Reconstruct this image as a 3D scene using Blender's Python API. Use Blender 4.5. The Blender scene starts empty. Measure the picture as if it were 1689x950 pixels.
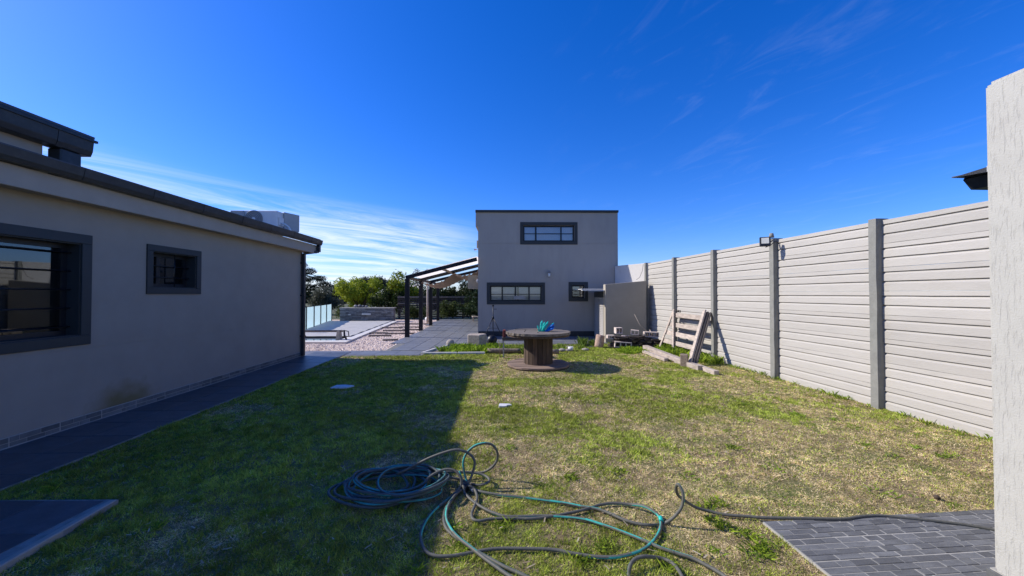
import bpy, math, random
import numpy as np
from mathutils import Vector, Matrix

random.seed(7)
rng = np.random.default_rng(7)
scene = bpy.context.scene
COL = scene.collection
R = math.radians

# ------------------------------------------------------------------ camera, sky, sun
CAM_H = 1.55
FPX = 630.0                       # focal length in photo pixels (photo 1689 wide)
PITCH = math.atan(10.0 / FPX)
cam = bpy.data.cameras.new('camera')
cam.sensor_width = 36.0
cam.lens = FPX / 1689.0 * 36.0
cam.clip_start = 0.05
cam.clip_end = 3000
cam_o = bpy.data.objects.new('camera', cam)
COL.objects.link(cam_o)
cam_o.location = (0, 0, CAM_H)
cam_o.rotation_euler = (math.pi / 2 + PITCH, 0, 0)
scene.camera = cam_o

SUN = Vector((-1.0, 0.21, 0.72)).normalized()
SUN_EL = math.asin(SUN.z)
SUN_AZ = math.atan2(SUN.x, SUN.y)          # from +Y towards +X
w = bpy.data.worlds.new('World')
scene.world = w
w.use_nodes = True
nt = w.node_tree
nt.nodes.clear()
N = nt.nodes.new
L = nt.links.new
out = N('ShaderNodeOutputWorld')
bg = N('ShaderNodeBackground')
bg.inputs['Strength'].default_value = 0.087
sky = N('ShaderNodeTexSky')
sky.sky_type = 'NISHITA'
sky.sun_disc = False
sky.sun_elevation = SUN_EL
sky.sun_rotation = SUN_AZ
sky.altitude = 100
sky.air_density = 1.0
sky.dust_density = 0.35
sky.ozone_density = 3.0
hsv = N('ShaderNodeHueSaturation')
hsv.inputs['Saturation'].default_value = 1.40
hsv.inputs['Value'].default_value = 1.0
L(sky.outputs[0], hsv.inputs['Color'])
wb = N('ShaderNodeVectorMath'); wb.operation = 'MULTIPLY'      # deep clear-air blue over the whole dome
wb.inputs[1].default_value = (1.0, 1.21, 2.06)
L(hsv.outputs[0], wb.inputs[0])
# cirrus: noise on a high flat layer seen by direction
tc = N('ShaderNodeTexCoord')
sep = N('ShaderNodeSeparateXYZ')
L(tc.outputs['Generated'], sep.inputs[0])
def wmath(op, a, b=None, c=None, clamp=False):
    n = N('ShaderNodeMath'); n.operation = op; n.use_clamp = clamp
    for i, v in enumerate((a, b, c)):
        if v is None: continue
        if isinstance(v, (int, float)): n.inputs[i].default_value = v
        else: L(v, n.inputs[i])
    return n.outputs[0]
zc = wmath('MAXIMUM', sep.outputs['Z'], 0.0)
den = wmath('ADD', zc, 0.09)
u = wmath('DIVIDE', sep.outputs['X'], den)
v = wmath('DIVIDE', sep.outputs['Y'], den)
cmb = N('ShaderNodeCombineXYZ')
L(u, cmb.inputs[0]); L(v, cmb.inputs[1])
def wnoise(rot, scale3, loc, scale, detail, rough, dist):
    m0 = N('ShaderNodeMapping'); m0.inputs['Rotation'].default_value = (0, 0, rot)
    L(cmb.outputs[0], m0.inputs[0])
    m = N('ShaderNodeMapping')
    m.inputs['Scale'].default_value = scale3
    m.inputs['Location'].default_value = loc
    L(m0.outputs[0], m.inputs[0])
    n = N('ShaderNodeTexNoise')
    n.inputs['Scale'].default_value = scale
    n.inputs['Detail'].default_value = detail
    n.inputs['Roughness'].default_value = rough
    n.inputs['Distortion'].default_value = dist
    L(m.outputs[0], n.inputs['Vector'])
    return n.outputs['Fac']
def wramp(fac, p0, p1):
    r = N('ShaderNodeMapRange'); r.interpolation_type = 'SMOOTHSTEP'
    r.inputs['From Min'].default_value = p0; r.inputs['From Max'].default_value = p1
    L(fac, r.inputs['Value']); return r.outputs['Result']
streak = wramp(wnoise(R(-44), (0.30, 1.3, 1), (1.3, 0.4, 0), 1.3, 9, 0.68, 1.1), 0.33, 0.66)
wisps = wramp(wnoise(R(66), (1.1, 2.8, 1), (4.1, 2.7, 0), 1.9, 8, 0.64, 0.9), 0.50, 0.82)
# the bank lies low over the land ahead and to the left; thin wisps everywhere else
azm = wmath('ARCTAN2', sep.outputs['X'], sep.outputs['Y'])
low = wramp(wmath('ADD', zc, wmath('MULTIPLY', azm, 0.09)), 0.195, 0.11)
lft = wramp(azm, 0.0, -0.30)
bank = wmath('MULTIPLY', wmath('MULTIPLY', streak, low), lft)
thin = wmath('MULTIPLY', wmath('MULTIPLY', wisps, wramp(azm, -0.05, 0.55)), 0.06)
cl = wmath('MULTIPLY', wmath('ADD', bank, thin, clamp=True), 0.8)
mix = N('ShaderNodeMix'); mix.data_type = 'RGBA'
L(cl, mix.inputs['Factor'])
L(wb.outputs[0], mix.inputs['A'])
mix.inputs['B'].default_value = (10.5, 11.2, 12.0, 1)
L(mix.outputs['Result'], bg.inputs['Color'])
L(bg.outputs[0], out.inputs['Surface'])

sl = bpy.data.lights.new('sun', 'SUN')
sl.energy = 5.0
sl.angle = R(0.53)
sl.color = (1.0, 0.945, 0.87)
so = bpy.data.objects.new('sun', sl)
COL.objects.link(so)
so.location = SUN * 40
so.rotation_euler = SUN.to_track_quat('Z', 'Y').to_euler()

scene.view_settings.view_transform = 'Standard'
scene.view_settings.look = 'None'
scene.view_settings.exposure = 0.2
scene.view_settings.gamma = 1.0
scene.view_settings.use_curve_mapping = False

# ------------------------------------------------------------------ measuring helpers
def ray(x, y):
    cx, cy = (x - 844.5) / FPX, (475 - y) / FPX
    return Vector((cx, math.cos(PITCH) - cy * math.sin(PITCH), math.sin(PITCH) + cy * math.cos(PITCH)))
def onz(x, y, z=0.0):
    d = ray(x, y); t = (z - CAM_H) / d.z
    return Vector((0, 0, CAM_H)) + d * t
def ony(x, y, Y):
    d = ray(x, y); t = Y / d.y
    return Vector((0, 0, CAM_H)) + d * t

# ------------------------------------------------------------------ object helpers
def tag(o, label=None, cat=None, group=None, kind=None):
    if label: o['label'] = label
    if cat: o['category'] = cat
    if group: o['group'] = group
    if kind: o['kind'] = kind
    return o
def empty(name, loc=(0, 0, 0), rz=0.0, label=None, cat=None, group=None, parent=None):
    o = bpy.data.objects.new(name, None)
    o.empty_display_size = 0.1
    COL.objects.link(o)
    o.location = loc
    o.rotation_euler = (0, 0, rz)
    if parent: o.parent = parent
    return tag(o, label, cat, group)
def inst(name, mesh, parent=None, M=None, loc=None):
    o = bpy.data.objects.new(name, mesh)
    COL.objects.link(o)
    if parent: o.parent = parent
    if M is not None: o.matrix_basis = M
    if loc is not None: o.location = loc
    return o

class MB:
    def __init__(s): s.v = []; s.f = []; s.smooth = []
    def add(s, vs, fs, smooth=False):
        b = len(s.v); s.v += [tuple(p) for p in vs]
        s.f += [tuple(i + b for i in q) for q in fs]; s.smooth += [smooth] * len(fs)
        return s
    def box(s, x0, x1, y0, y1, z0, z1, M=None):
        vs = [Vector(p) for p in ((x0,y0,z0),(x1,y0,z0),(x1,y1,z0),(x0,y1,z0),(x0,y0,z1),(x1,y0,z1),(x1,y1,z1),(x0,y1,z1))]
        if M is not None: vs = [M @ p for p in vs]
        return s.add(vs, [(3,2,1,0),(4,5,6,7),(0,1,5,4),(1,2,6,5),(2,3,7,6),(3,0,4,7)])
    def beam(s, p0, p1, wdt, hgt, up=(0, 0, 1)):
        p0, p1 = Vector(p0), Vector(p1); d = p1 - p0; ln = d.length; d.normalize()
        up = Vector(up)
        if abs(d.dot(up)) > 0.98: up = Vector((0, 1, 0))
        sx = d.cross(up).normalized(); uz = sx.cross(d).normalized()
        M = Matrix((sx, d, uz)).transposed().to_4x4(); M.translation = p0
        return s.box(-wdt/2, wdt/2, 0, ln, -hgt/2, hgt/2, M)
    def prism(s, prof, a, b, axis='y'):
        n = len(prof)
        def pt(p, t):
            return {'y': (p[0], t, p[1]), 'x': (t, p[0], p[1]), 'z': (p[0], p[1], t)}[axis]
        vs = [pt(p, a) for p in prof] + [pt(p, b) for p in prof]
        fs = [tuple(range(n)), tuple(range(2*n-1, n-1, -1))]
        fs += [(i, i + n, (i+1) % n + n, (i+1) % n) for i in range(n)]
        return s.add(vs, fs)
    def cyl(s, p0, p1, r0, r1=None, n=12, smooth=True, caps=True):
        r1 = r0 if r1 is None else r1
        p0, p1 = Vector(p0), Vector(p1); d = (p1 - p0).normalized()
        a = d.orthogonal().normalized(); b = d.cross(a)
        vs = []
        for p, r in ((p0, r0), (p1, r1)):
            vs += [p + (a * math.cos(t) + b * math.sin(t)) * r for t in (2*math.pi*i/n for i in range(n))]
        s.add(vs, [(i, (i+1) % n, (i+1) % n + n, i + n) for i in range(n)], smooth)
        if caps:
            k = len(s.v) - 2*n
            s.f += [tuple(range(k+n-1, k-1, -1)), tuple(range(k+n, k+2*n))]; s.smooth += [False, False]
        return s
    def tube(s, pts, r, n=6):
        pts = [Vector(p) for p in pts]
        T = [(pts[min(i+1, len(pts)-1)] - pts[max(i-1, 0)]).normalized() for i in range(len(pts))]
        a = T[0].orthogonal().normalized(); vs = []
        for i, p in enumerate(pts):
            a = (a - T[i] * a.dot(T[i])).normalized(); b = T[i].cross(a)
            rr = r[i] if isinstance(r, (list, tuple)) else r
            vs += [p + (a * math.cos(t) + b * math.sin(t)) * rr for t in (2*math.pi*k/n for k in range(n))]
        m = len(pts)
        fs = [(i*n + k, i*n + (k+1) % n, (i+1)*n + (k+1) % n, (i+1)*n + k) for i in range(m-1) for k in range(n)]
        s.add(vs, fs, True)
        b0 = len(s.v) - m*n
        s.f += [tuple(range(b0+n-1, b0-1, -1)), tuple(range(b0+(m-1)*n, b0+m*n))]; s.smooth += [False, False]
        return s
    def ball(s, c, rx, ry=None, rz=None, nu=12, nv=8, jit=0.0):
        ry = rx if ry is None else ry; rz = rx if rz is None else rz
        vs = [(c[0], c[1], c[2]-rz)]
        for j in range(1, nv):
            ph = -math.pi/2 + math.pi*j/nv
            for i in range(nu):
                t = 2*math.pi*i/nu; k = 1 + random.uniform(-jit, jit)
                vs.append((c[0]+rx*k*math.cos(ph)*math.cos(t), c[1]+ry*k*math.cos(ph)*math.sin(t), c[2]+rz*k*math.sin(ph)))
        vs.append((c[0], c[1], c[2]+rz)); e = len(vs)-1
        fs = [(0, 1+(i+1) % nu, 1+i) for i in range(nu)]
        for j in range(nv-2):
            for i in range(nu):
                a = 1+j*nu; fs.append((a+i, a+(i+1) % nu, a+nu+(i+1) % nu, a+nu+i))
        a = 1+(nv-2)*nu
        fs += [(a+i, a+(i+1) % nu, e) for i in range(nu)]
        return s.add(vs, fs, True)
    def mesh(s, name, mat, bevel=0.0):
        me = bpy.data.meshes.new(name)
        me.from_pydata(s.v, [], s.f)
        me.polygons.foreach_set('use_smooth', s.smooth)
        if mat: me.materials.append(mat)
        me.update()
        if bevel > 0:
            import bmesh
            bm = bmesh.new(); bm.from_mesh(me)
            bmesh.ops.bevel(bm, geom=bm.edges[:], offset=bevel, segments=1, affect='EDGES', clamp_overlap=True)
            bm.to_mesh(me); bm.free()
        return me
    def build(s, name, mat, parent=None, bevel=0.0):
        return inst(name, s.mesh(name, mat, bevel), parent)

def bulk(name, verts, faces_n, mat, cols=None, parent=None, smooth=False):
    """verts (k*n,3) arranged as k faces of n corners each"""
    nv = len(verts); nf = nv // faces_n
    me = bpy.data.meshes.new(name)
    me.vertices.add(nv); me.vertices.foreach_set('co', np.ascontiguousarray(verts, dtype=np.float32).ravel())
    me.loops.add(nv); me.loops.foreach_set('vertex_index', np.arange(nv, dtype=np.int32))
    me.polygons.add(nf)
    me.polygons.foreach_set('loop_start', np.arange(0, nv, faces_n, dtype=np.int32))
    me.polygons.foreach_set('loop_total', np.full(nf, faces_n, dtype=np.int32))
    if cols is not None:
        at = me.color_attributes.new('tint', 'FLOAT_COLOR', 'POINT')
        c4 = np.ones((nv, 4), dtype=np.float32); c4[:, :3] = np.repeat(cols, faces_n, axis=0)
        at.data.foreach_set('color', c4.ravel())
    me.materials.append(mat)
    me.update(calc_edges=True)
    return inst(name, me, parent)

def grid_noise(x, y, scale, seed):
    g = np.random.default_rng(seed).random((64, 64))
    u, v = x / scale, y / scale
    i, j = np.floor(u).astype(int), np.floor(v).astype(int)
    fu, fv = u - i, v - j
    fu = fu*fu*(3-2*fu); fv = fv*fv*(3-2*fv)
    a = g[i % 64, j % 64]; b = g[(i+1) % 64, j % 64]; c = g[i % 64, (j+1) % 64]; d = g[(i+1) % 64, (j+1) % 64]
    return (a*(1-fu)+b*fu)*(1-fv) + (c*(1-fu)+d*fu)*fv

# ------------------------------------------------------------------ materials
def material(name, color, rough=0.7, var=0.12, vscale=6.0, bump=0.0, bscale=80.0, bdist=0.01, metallic=0.0,
             stretch=(1, 1, 1), obj_random=0.0, tint=None, spec=0.4, attr=False, detail=6, dark=None, dark_amt=0.5, dark_scale=2.0):
    m = bpy.data.materials.new(name); m.use_nodes = True
    t = m.node_tree; p = t.nodes['Principled BSDF']
    def n(k): return t.nodes.new(k)
    def ln(a, b): t.links.new(a, b)
    p.inputs['Roughness'].default_value = rough
    p.inputs['Metallic'].default_value = metallic
    p.inputs['Specular IOR Level'].default_value = spec
    co = n('ShaderNodeTexCoord'); mp = n('ShaderNodeMapping')
    mp.inputs['Scale'].default_value = stretch
    ln(co.outputs['Object'], mp.inputs[0])
    oi = n('ShaderNodeObjectInfo')
    ad = n('ShaderNodeVectorMath'); ad.operation = 'ADD'
    sc = n('ShaderNodeVectorMath'); sc.operation = 'SCALE'; sc.inputs['Scale'].default_value = 37.0 if obj_random else 0.0
    cv = n('ShaderNodeCombineXYZ')
    ln(oi.outputs['Random'], cv.inputs[0]); ln(oi.outputs['Random'], cv.inputs[1])
    ln(cv.outputs[0], sc.inputs[0]); ln(mp.outputs[0], ad.inputs[0]); ln(sc.outputs[0], ad.inputs[1])
    vec = ad.outputs[0]
    nz = n('ShaderNodeTexNoise'); nz.inputs['Scale'].default_value = vscale; nz.inputs['Detail'].default_value = detail
    nz.inputs['Roughness'].default_value = 0.6
    ln(vec, nz.inputs['Vector'])
    mr = n('ShaderNodeMapRange'); mr.inputs['From Min'].default_value = 0.3; mr.inputs['From Max'].default_value = 0.7
    mr.inputs['To Min'].default_value = 1 - var; mr.inputs['To Max'].default_value = 1 + var
    ln(nz.outputs['Fac'], mr.inputs['Value'])
    base = n('ShaderNodeRGB'); base.outputs[0].default_value = (*color, 1)
    src = base.outputs[0]
    if attr:
        a = n('ShaderNodeAttribute'); a.attribute_name = 'tint'; src = a.outputs['Color']
    if tint is not None:
        mx = n('ShaderNodeMix'); mx.data_type = 'RGBA'
        n2 = n('ShaderNodeTexNoise'); n2.inputs['Scale'].default_value = dark_scale * 0.7; n2.inputs['Detail'].default_value = 4
        ln(vec, n2.inputs['Vector'])
        r2 = n('ShaderNodeMapRange'); r2.inputs['From Min'].default_value = 0.42; r2.inputs['From Max'].default_value = 0.66
        ln(n2.outputs['Fac'], r2.inputs['Value']); ln(r2.outputs[0], mx.inputs['Factor'])
        ln(src, mx.inputs['A']); mx.inputs['B'].default_value = (*tint, 1); src = mx.outputs['Result']
    if dark is not None:
        mx = n('ShaderNodeMix'); mx.data_type = 'RGBA'
        n2 = n('ShaderNodeTexNoise'); n2.inputs['Scale'].default_value = dark_scale; n2.inputs['Detail'].default_value = 7
        n2.inputs['Roughness'].default_value = 0.7
        ln(vec, n2.inputs['Vector'])
        r2 = n('ShaderNodeMapRange'); r2.inputs['From Min'].default_value = 0.5; r2.inputs['From Max'].default_value = 0.72
        r2.inputs['To Max'].default_value = dark_amt
        ln(n2.outputs['Fac'], r2.inputs['Value']); ln(r2.outputs[0], mx.inputs['Factor'])
        ln(src, mx.inputs['A']); mx.inputs['B'].default_value = (*dark, 1); src = mx.outputs['Result']
    mul = n('ShaderNodeVectorMath'); mul.operation = 'SCALE'
    ln(src, mul.inputs[0])
    if obj_random:
        r3 = n('ShaderNodeMapRange'); r3.inputs['To Min'].default_value = 1 - obj_random; r3.inputs['To Max'].default_value = 1 + obj_random
        ln(oi.outputs['Random'], r3.inputs['Value'])
        mm = n('ShaderNodeMath'); mm.operation = 'MULTIPLY'
        ln(mr.outputs[0], mm.inputs[0]); ln(r3.outputs[0], mm.inputs[1]); ln(mm.outputs[0], mul.inputs['Scale'])
    else:
        ln(mr.outputs[0], mul.inputs['Scale'])
    ln(mul.outputs[0], p.inputs['Base Color'])
    if bump > 0:
        nb = n('ShaderNodeTexNoise'); nb.inputs['Scale'].default_value = bscale; nb.inputs['Detail'].default_value = 4
        ln(vec, nb.inputs['Vector'])
        bp = n('ShaderNodeBump'); bp.inputs['Strength'].default_value = bump; bp.inputs['Distance'].default_value = bdist
        ln(nb.outputs['Fac'], bp.inputs['Height']); ln(bp.outputs[0], p.inputs['Normal'])
    m['principled'] = True
    return m

def leafmat(name, trans=0.35, rough=0.5):
    m = material(name, (0.1, 0.2, 0.05), rough=rough, var=0.1, attr=True, spec=0.12)
    t = m.node_tree; p = t.nodes['Principled BSDF']; o = t.nodes['Material Output']
    tr = t.nodes.new('ShaderNodeBsdfTranslucent'); a = t.nodes.new('ShaderNodeAttribute'); a.attribute_name = 'tint'
    t.links.new(a.outputs['Color'], tr.inputs['Color'])
    mx = t.nodes.new('ShaderNodeMixShader'); mx.inputs[0].default_value = trans
    t.links.new(p.outputs[0], mx.inputs[1]); t.links.new(tr.outputs[0], mx.inputs[2]); t.links.new(mx.outputs[0], o.inputs['Surface'])
    return m

def glassmat(name, tintc=(0.5, 0.55, 0.58), refl=0.12, clear=0.6):
    m = bpy.data.materials.new(name); m.use_nodes = True
    t = m.node_tree; t.nodes.clear()
    o = t.nodes.new('ShaderNodeOutputMaterial')
    tr = t.nodes.new('ShaderNodeBsdfTransparent'); tr.inputs[0].default_value = (*[c*clear/0.6*0.75 for c in tintc], 1)
    gl = t.nodes.new('ShaderNodeBsdfGlossy'); gl.inputs['Roughness'].default_value = 0.015
    gl.inputs['Color'].default_value = (0.9, 0.95, 1.0, 1)
    fr = t.nodes.new('ShaderNodeFresnel'); fr.inputs['IOR'].default_value = 1.5
    ad = t.nodes.new('ShaderNodeMath'); ad.operation = 'ADD'; ad.use_clamp = True; ad.inputs[1].default_value = refl
    mx = t.nodes.new('ShaderNodeMixShader')
    t.links.new(fr.outputs[0], ad.inputs[0]); t.links.new(ad.outputs[0], mx.inputs[0])
    t.links.new(tr.outputs[0], mx.inputs[1]); t.links.new(gl.outputs[0], mx.inputs[2]); t.links.new(mx.outputs[0], o.inputs['Surface'])
    return m

M = {}
M['house'] = material('house_plaster', (0.315, 0.272, 0.222), 0.85, 0.065, 2.2, 0.5, 130, 0.005)
M['grey'] = material('grey_plaster', (0.385, 0.345, 0.295), 0.85, 0.09, 3.0, 0.5, 130, 0.005, stretch=(1, 1, 0.3), dark=(0.31, 0.27, 0.22), dark_amt=0.5, dark_scale=1.5)
M['shed'] = material('shed_plaster', (0.35, 0.31, 0.245), 0.85, 0.07, 2.5, 0.4, 120, 0.004)
M['whitewall'] = material('rough_plaster_pale', (0.53, 0.505, 0.47), 0.9, 0.07, 3, 0.7, 90, 0.006, dark=(0.36, 0.33, 0.29), dark_amt=0.45, dark_scale=3)
M['trim'] = material('charcoal_paint', (0.033, 0.036, 0.036), 0.55, 0.08, 8, 0.15, 120, 0.003)
M['black'] = material('black_aluminium', (0.012, 0.013, 0.016), 0.4, 0.05)
M['gutter'] = material('charcoal_metal', (0.028, 0.029, 0.031), 0.45, 0.22, 5, 0.05, 30, dark=(0.075, 0.072, 0.068), dark_amt=0.5, dark_scale=11)
M['fascia'] = material('fascia_board', (0.36, 0.305, 0.245), 0.7, 0.06, 4)
M['roof'] = material('roof_sheet', (0.06, 0.062, 0.07), 0.5, 0.15, 4)
M['dark_void'] = material('room_interior', (0.03, 0.03, 0.032), 0.9, 0.1)
M['blind'] = material('window_blind', (0.78, 0.75, 0.70), 0.8, 0.06, 3)
M['glass'] = glassmat('window_glass', (1.2, 1.2, 1.2), 0.05)
M['glass_dark'] = glassmat('tinted_window_glass', (0.3, 0.33, 0.33), 0.05)
M['slab'] = material('painted_precast', (0.43, 0.405, 0.36), 0.88, 0.08, 5, 0.6, 55, 0.005, stretch=(1, 0.35, 1.8), obj_random=0.06, dark=(0.30, 0.275, 0.235), dark_amt=0.5, dark_scale=5)
M['post'] = material('grey_painted_post', (0.235, 0.232, 0.205), 0.8, 0.12, 9, 0.6, 40, 0.006, obj_random=0.05)
M['slate'] = material('slate_tile', (0.130, 0.131, 0.126), 0.5, 0.22, 9, 0.35, 60, 0.003, stretch=(1, 2.2, 1), obj_random=0.28, dark=(0.17, 0.175, 0.175), dark_amt=0.5, dark_scale=12, spec=0.4)
M['path'] = material('path_tile', (0.070, 0.076, 0.085), 0.45, 0.22, 7, 0.4, 50, 0.003, obj_random=0.2, dark=(0.12, 0.125, 0.13), dark_amt=0.35, dark_scale=10, spec=0.5)
M['patio'] = material('patio_tile', (0.15, 0.158, 0.175), 0.5, 0.10, 5, 0.2, 40, 0.003, obj_random=0.10, dark=(0.24, 0.235, 0.22), dark_amt=0.4, dark_scale=4)
M['grout'] = material('pale_grout', (0.36, 0.345, 0.30), 0.9, 0.12, 20, 0.3, 80, 0.002)
M['grout_dark'] = material('grey_grout', (0.17, 0.168, 0.16), 0.9, 0.25, 14)
M['joint'] = material('path_joint', (0.24, 0.235, 0.22), 0.9, 0.3, 14)
M['concrete'] = material('concrete', (0.36, 0.33, 0.28), 0.9, 0.14, 8, 0.5, 60, 0.004)
M['coping'] = material('pool_coping', (0.60, 0.57, 0.53), 0.8, 0.08, 6, 0.2, 50)
M['cover'] = material('pool_cover_sheet', (0.44, 0.42, 0.39), 0.75, 0.08, 3, 0.4, 3, 0.03, dark=(0.32, 0.31, 0.29), dark_amt=0.5, dark_scale=1.2)
M['gravelbase'] = material('gravel_bed', (0.58, 0.45, 0.37), 0.95, 0.3, 60, 0.9, 45, 0.02)
M['pebble'] = material('pebbles', (0.5, 0.42, 0.38), 0.85, 0.12, 12, attr=True)
M['soil'] = material('lawn_soil', (0.19, 0.142, 0.07), 0.95, 0.3, 22, 0.8, 120, 0.01, tint=(0.11, 0.13, 0.028), dark_scale=2.2, dark=(0.28, 0.21, 0.11), dark_amt=0.6)
M['land'] = material('land', (0.09, 0.085, 0.04), 0.95, 0.25, 0.6, 0.5, 4, 0.05, tint=(0.06, 0.08, 0.025), dark_scale=0.4)
M['grass'] = leafmat('grass_blades', 0.25, 0.6)
M['leaf'] = leafmat('foliage', 0.30, 0.5)
M['bark'] = material('bark', (0.09, 0.065, 0.045), 0.9, 0.3, 12, 0.8, 40, 0.01, stretch=(1, 1, 0.3))
M['oldwood'] = material('weathered_wood', (0.20, 0.155, 0.115), 0.85, 0.35, 14, 0.6, 60, 0.004, stretch=(3, 0.25, 3), obj_random=0.22, dark=(0.05, 0.036, 0.028), dark_amt=0.8, dark_scale=5)
M['topwood'] = material('silvered_wood', (0.185, 0.155, 0.125), 0.85, 0.5, 14, 0.7, 60, 0.005, stretch=(0.25, 3, 3), obj_random=0.22, dark=(0.035, 0.028, 0.023), dark_amt=0.95, dark_scale=9)
M['stavewood'] = material('brown_stave_wood', (0.092, 0.062, 0.042), 0.85, 0.35, 14, 0.6, 60, 0.004, stretch=(3, 3, 0.2), obj_random=0.35, dark=(0.04, 0.026, 0.018), dark_amt=0.8, dark_scale=5)
M['basewood'] = material('reddish_board_wood', (0.26, 0.185, 0.14), 0.85, 0.2, 14, 0.5, 60, 0.004, stretch=(0.25, 3, 3), obj_random=0.14, dark=(0.12, 0.08, 0.06), dark_amt=0.5, dark_scale=5)
M['palewood'] = material('sun_bleached_wood', (0.43, 0.36, 0.295), 0.85, 0.28, 10, 0.5, 50, 0.004, stretch=(2, 0.6, 2), obj_random=0.12, dark=(0.26, 0.20, 0.16), dark_amt=0.6, dark_scale=7)
M['greywood'] = material('grey_dark_plank', (0.15, 0.125, 0.105), 0.85, 0.25, 10, 0.5, 50, 0.004, obj_random=0.3)
M['cutlog'] = material('cut_log', (0.40, 0.27, 0.20), 0.85, 0.25, 14, 0.6, 40, 0.005, dark=(0.15, 0.09, 0.06), dark_amt=0.6, dark_scale=8)
M['block'] = material('clay_block', (0.55, 0.46, 0.40), 0.9, 0.15, 14, 0.4, 60, 0.003, obj_random=0.15)
M['darktile'] = material('dark_roof_tile', (0.055, 0.042, 0.036), 0.8, 0.3, 14, 0.4, 60, 0.003, obj_random=0.4)
M['stone'] = material('stacked_stone', (0.20, 0.19, 0.185), 0.85, 0.25, 8, 0.6, 30, 0.01, obj_random=0.40)
M['rock'] = material('pale_rock', (0.36, 0.315, 0.26), 0.9, 0.2, 9, 0.7, 30, 0.01, obj_random=0.15)
M['steel'] = material('pergola_steel', (0.010, 0.011, 0.014), 0.5, 0.1, spec=0.25)
M['white'] = material('white_enamel', (0.74, 0.73, 0.70), 0.5, 0.06, 4)
M['acgrey'] = material('ac_side_grey', (0.40, 0.395, 0.38), 0.55, 0.08, 5)
M['fan'] = material('fan_grille', (0.20, 0.20, 0.20), 0.5, 0.1)
M['net'] = material('shade_net', (0.42, 0.30, 0.225), 0.9, 0.35, 30, 0.4, 60, 0.01, dark=(0.62, 0.53, 0.45), dark_amt=0.8, dark_scale=22)
M['louvre'] = material('grey_louvre', (0.36, 0.34, 0.32), 0.6, 0.06, 6)
M['bulb'] = material('bulb_white', (0.8, 0.78, 0.7), 0.3, 0.02)
M['red'] = material('red_brown_box', (0.20, 0.045, 0.03), 0.7, 0.2, 12)
M['teal'] = material('turquoise_plastic', (0.02, 0.50, 0.42), 0.35, 0.12, 10)
M['blue'] = material('blue_plastic', (0.012, 0.13, 0.50), 0.35, 0.12, 10)
M['hose'] = material('garden_hose_rubber', (0.05, 0.06, 0.06), 0.58, 0.2, 40, attr=True, spec=0.3)
M['lamp'] = material('floodlight_lens', (0.72, 0.70, 0.60), 0.25, 0.05)
M['slats'] = material('dark_slat', (0.045, 0.035, 0.03), 0.8, 0.3, 8)
M['paper'] = material('off_white_sheet', (0.66, 0.66, 0.66), 0.7, 0.06, 10)
fg = bpy.data.materials.new('pool_fence_glass'); fg.use_nodes = True
t = fg.node_tree; t.nodes.clear()
o_ = t.nodes.new('ShaderNodeOutputMaterial'); a_ = t.nodes.new('ShaderNodeBsdfTranslucent'); a_.inputs[0].default_value = (0.62, 0.74, 0.76, 1)
b_ = t.nodes.new('ShaderNodeBsdfTransparent'); b_.inputs[0].default_value = (0.75, 0.86, 0.88, 1)
x_ = t.nodes.new('ShaderNodeMixShader'); x_.inputs[0].default_value = 0.4
c_ = t.nodes.new('ShaderNodeBsdfGlossy'); c_.inputs['Roughness'].default_value = 0.03
y_ = t.nodes.new('ShaderNodeMixShader'); y_.inputs[0].default_value = 0.12
t.links.new(a_.outputs[0], x_.inputs[1]); t.links.new(b_.outputs[0], x_.inputs[2]); t.links.new(x_.outputs[0], y_.inputs[1]); t.links.new(c_.outputs[0], y_.inputs[2]); t.links.new(y_.outputs[0], o_.inputs['Surface'])
M['frost'] = fg

# right wall: bark-like troweled plaster with vertical drags
mw = material('bark_plaster', (0.44, 0.428, 0.38), 0.9, 0.05, 6, 0.0, dark=(0.36, 0.34, 0.31), dark_amt=0.3, dark_scale=5)
t = mw.node_tree; p_ = t.nodes['Principled BSDF']
tcn = t.nodes.new('ShaderNodeTexCoord'); mpn = t.nodes.new('ShaderNodeMapping'); mpn.inputs['Scale'].default_value = (1, 75, 11)
n1 = t.nodes.new('ShaderNodeTexNoise'); n1.inputs['Scale'].default_value = 1.0; n1.inputs['Detail'].default_value = 6; n1.inputs['Distortion'].default_value = 0.25
rp = t.nodes.new('ShaderNodeMapRange'); rp.inputs['From Min'].default_value = 0.30; rp.inputs['From Max'].default_value = 0.47
n2 = t.nodes.new('ShaderNodeTexNoise'); n2.inputs['Scale'].default_value = 130; n2.inputs['Detail'].default_value = 3
ad_ = t.nodes.new('ShaderNodeMath'); ad_.operation = 'MULTIPLY_ADD'; ad_.inputs[1].default_value = 0.8
bp_ = t.nodes.new('ShaderNodeBump'); bp_.inputs['Strength'].default_value = 0.6; bp_.inputs['Distance'].default_value = 0.005
t.links.new(tcn.outputs['Object'], mpn.inputs[0]); t.links.new(mpn.outputs[0], n1.inputs['Vector']); t.links.new(n1.outputs['Fac'], rp.inputs['Value'])
t.links.new(tcn.outputs['Object'], n2.inputs['Vector']); t.links.new(n2.outputs['Fac'], ad_.inputs[0]); t.links.new(rp.outputs[0], ad_.inputs[2])
t.links.new(ad_.outputs[0], bp_.inputs['Height']); t.links.new(bp_.outputs[0], p_.inputs['Normal'])
M['bark_plaster'] = mw

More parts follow.
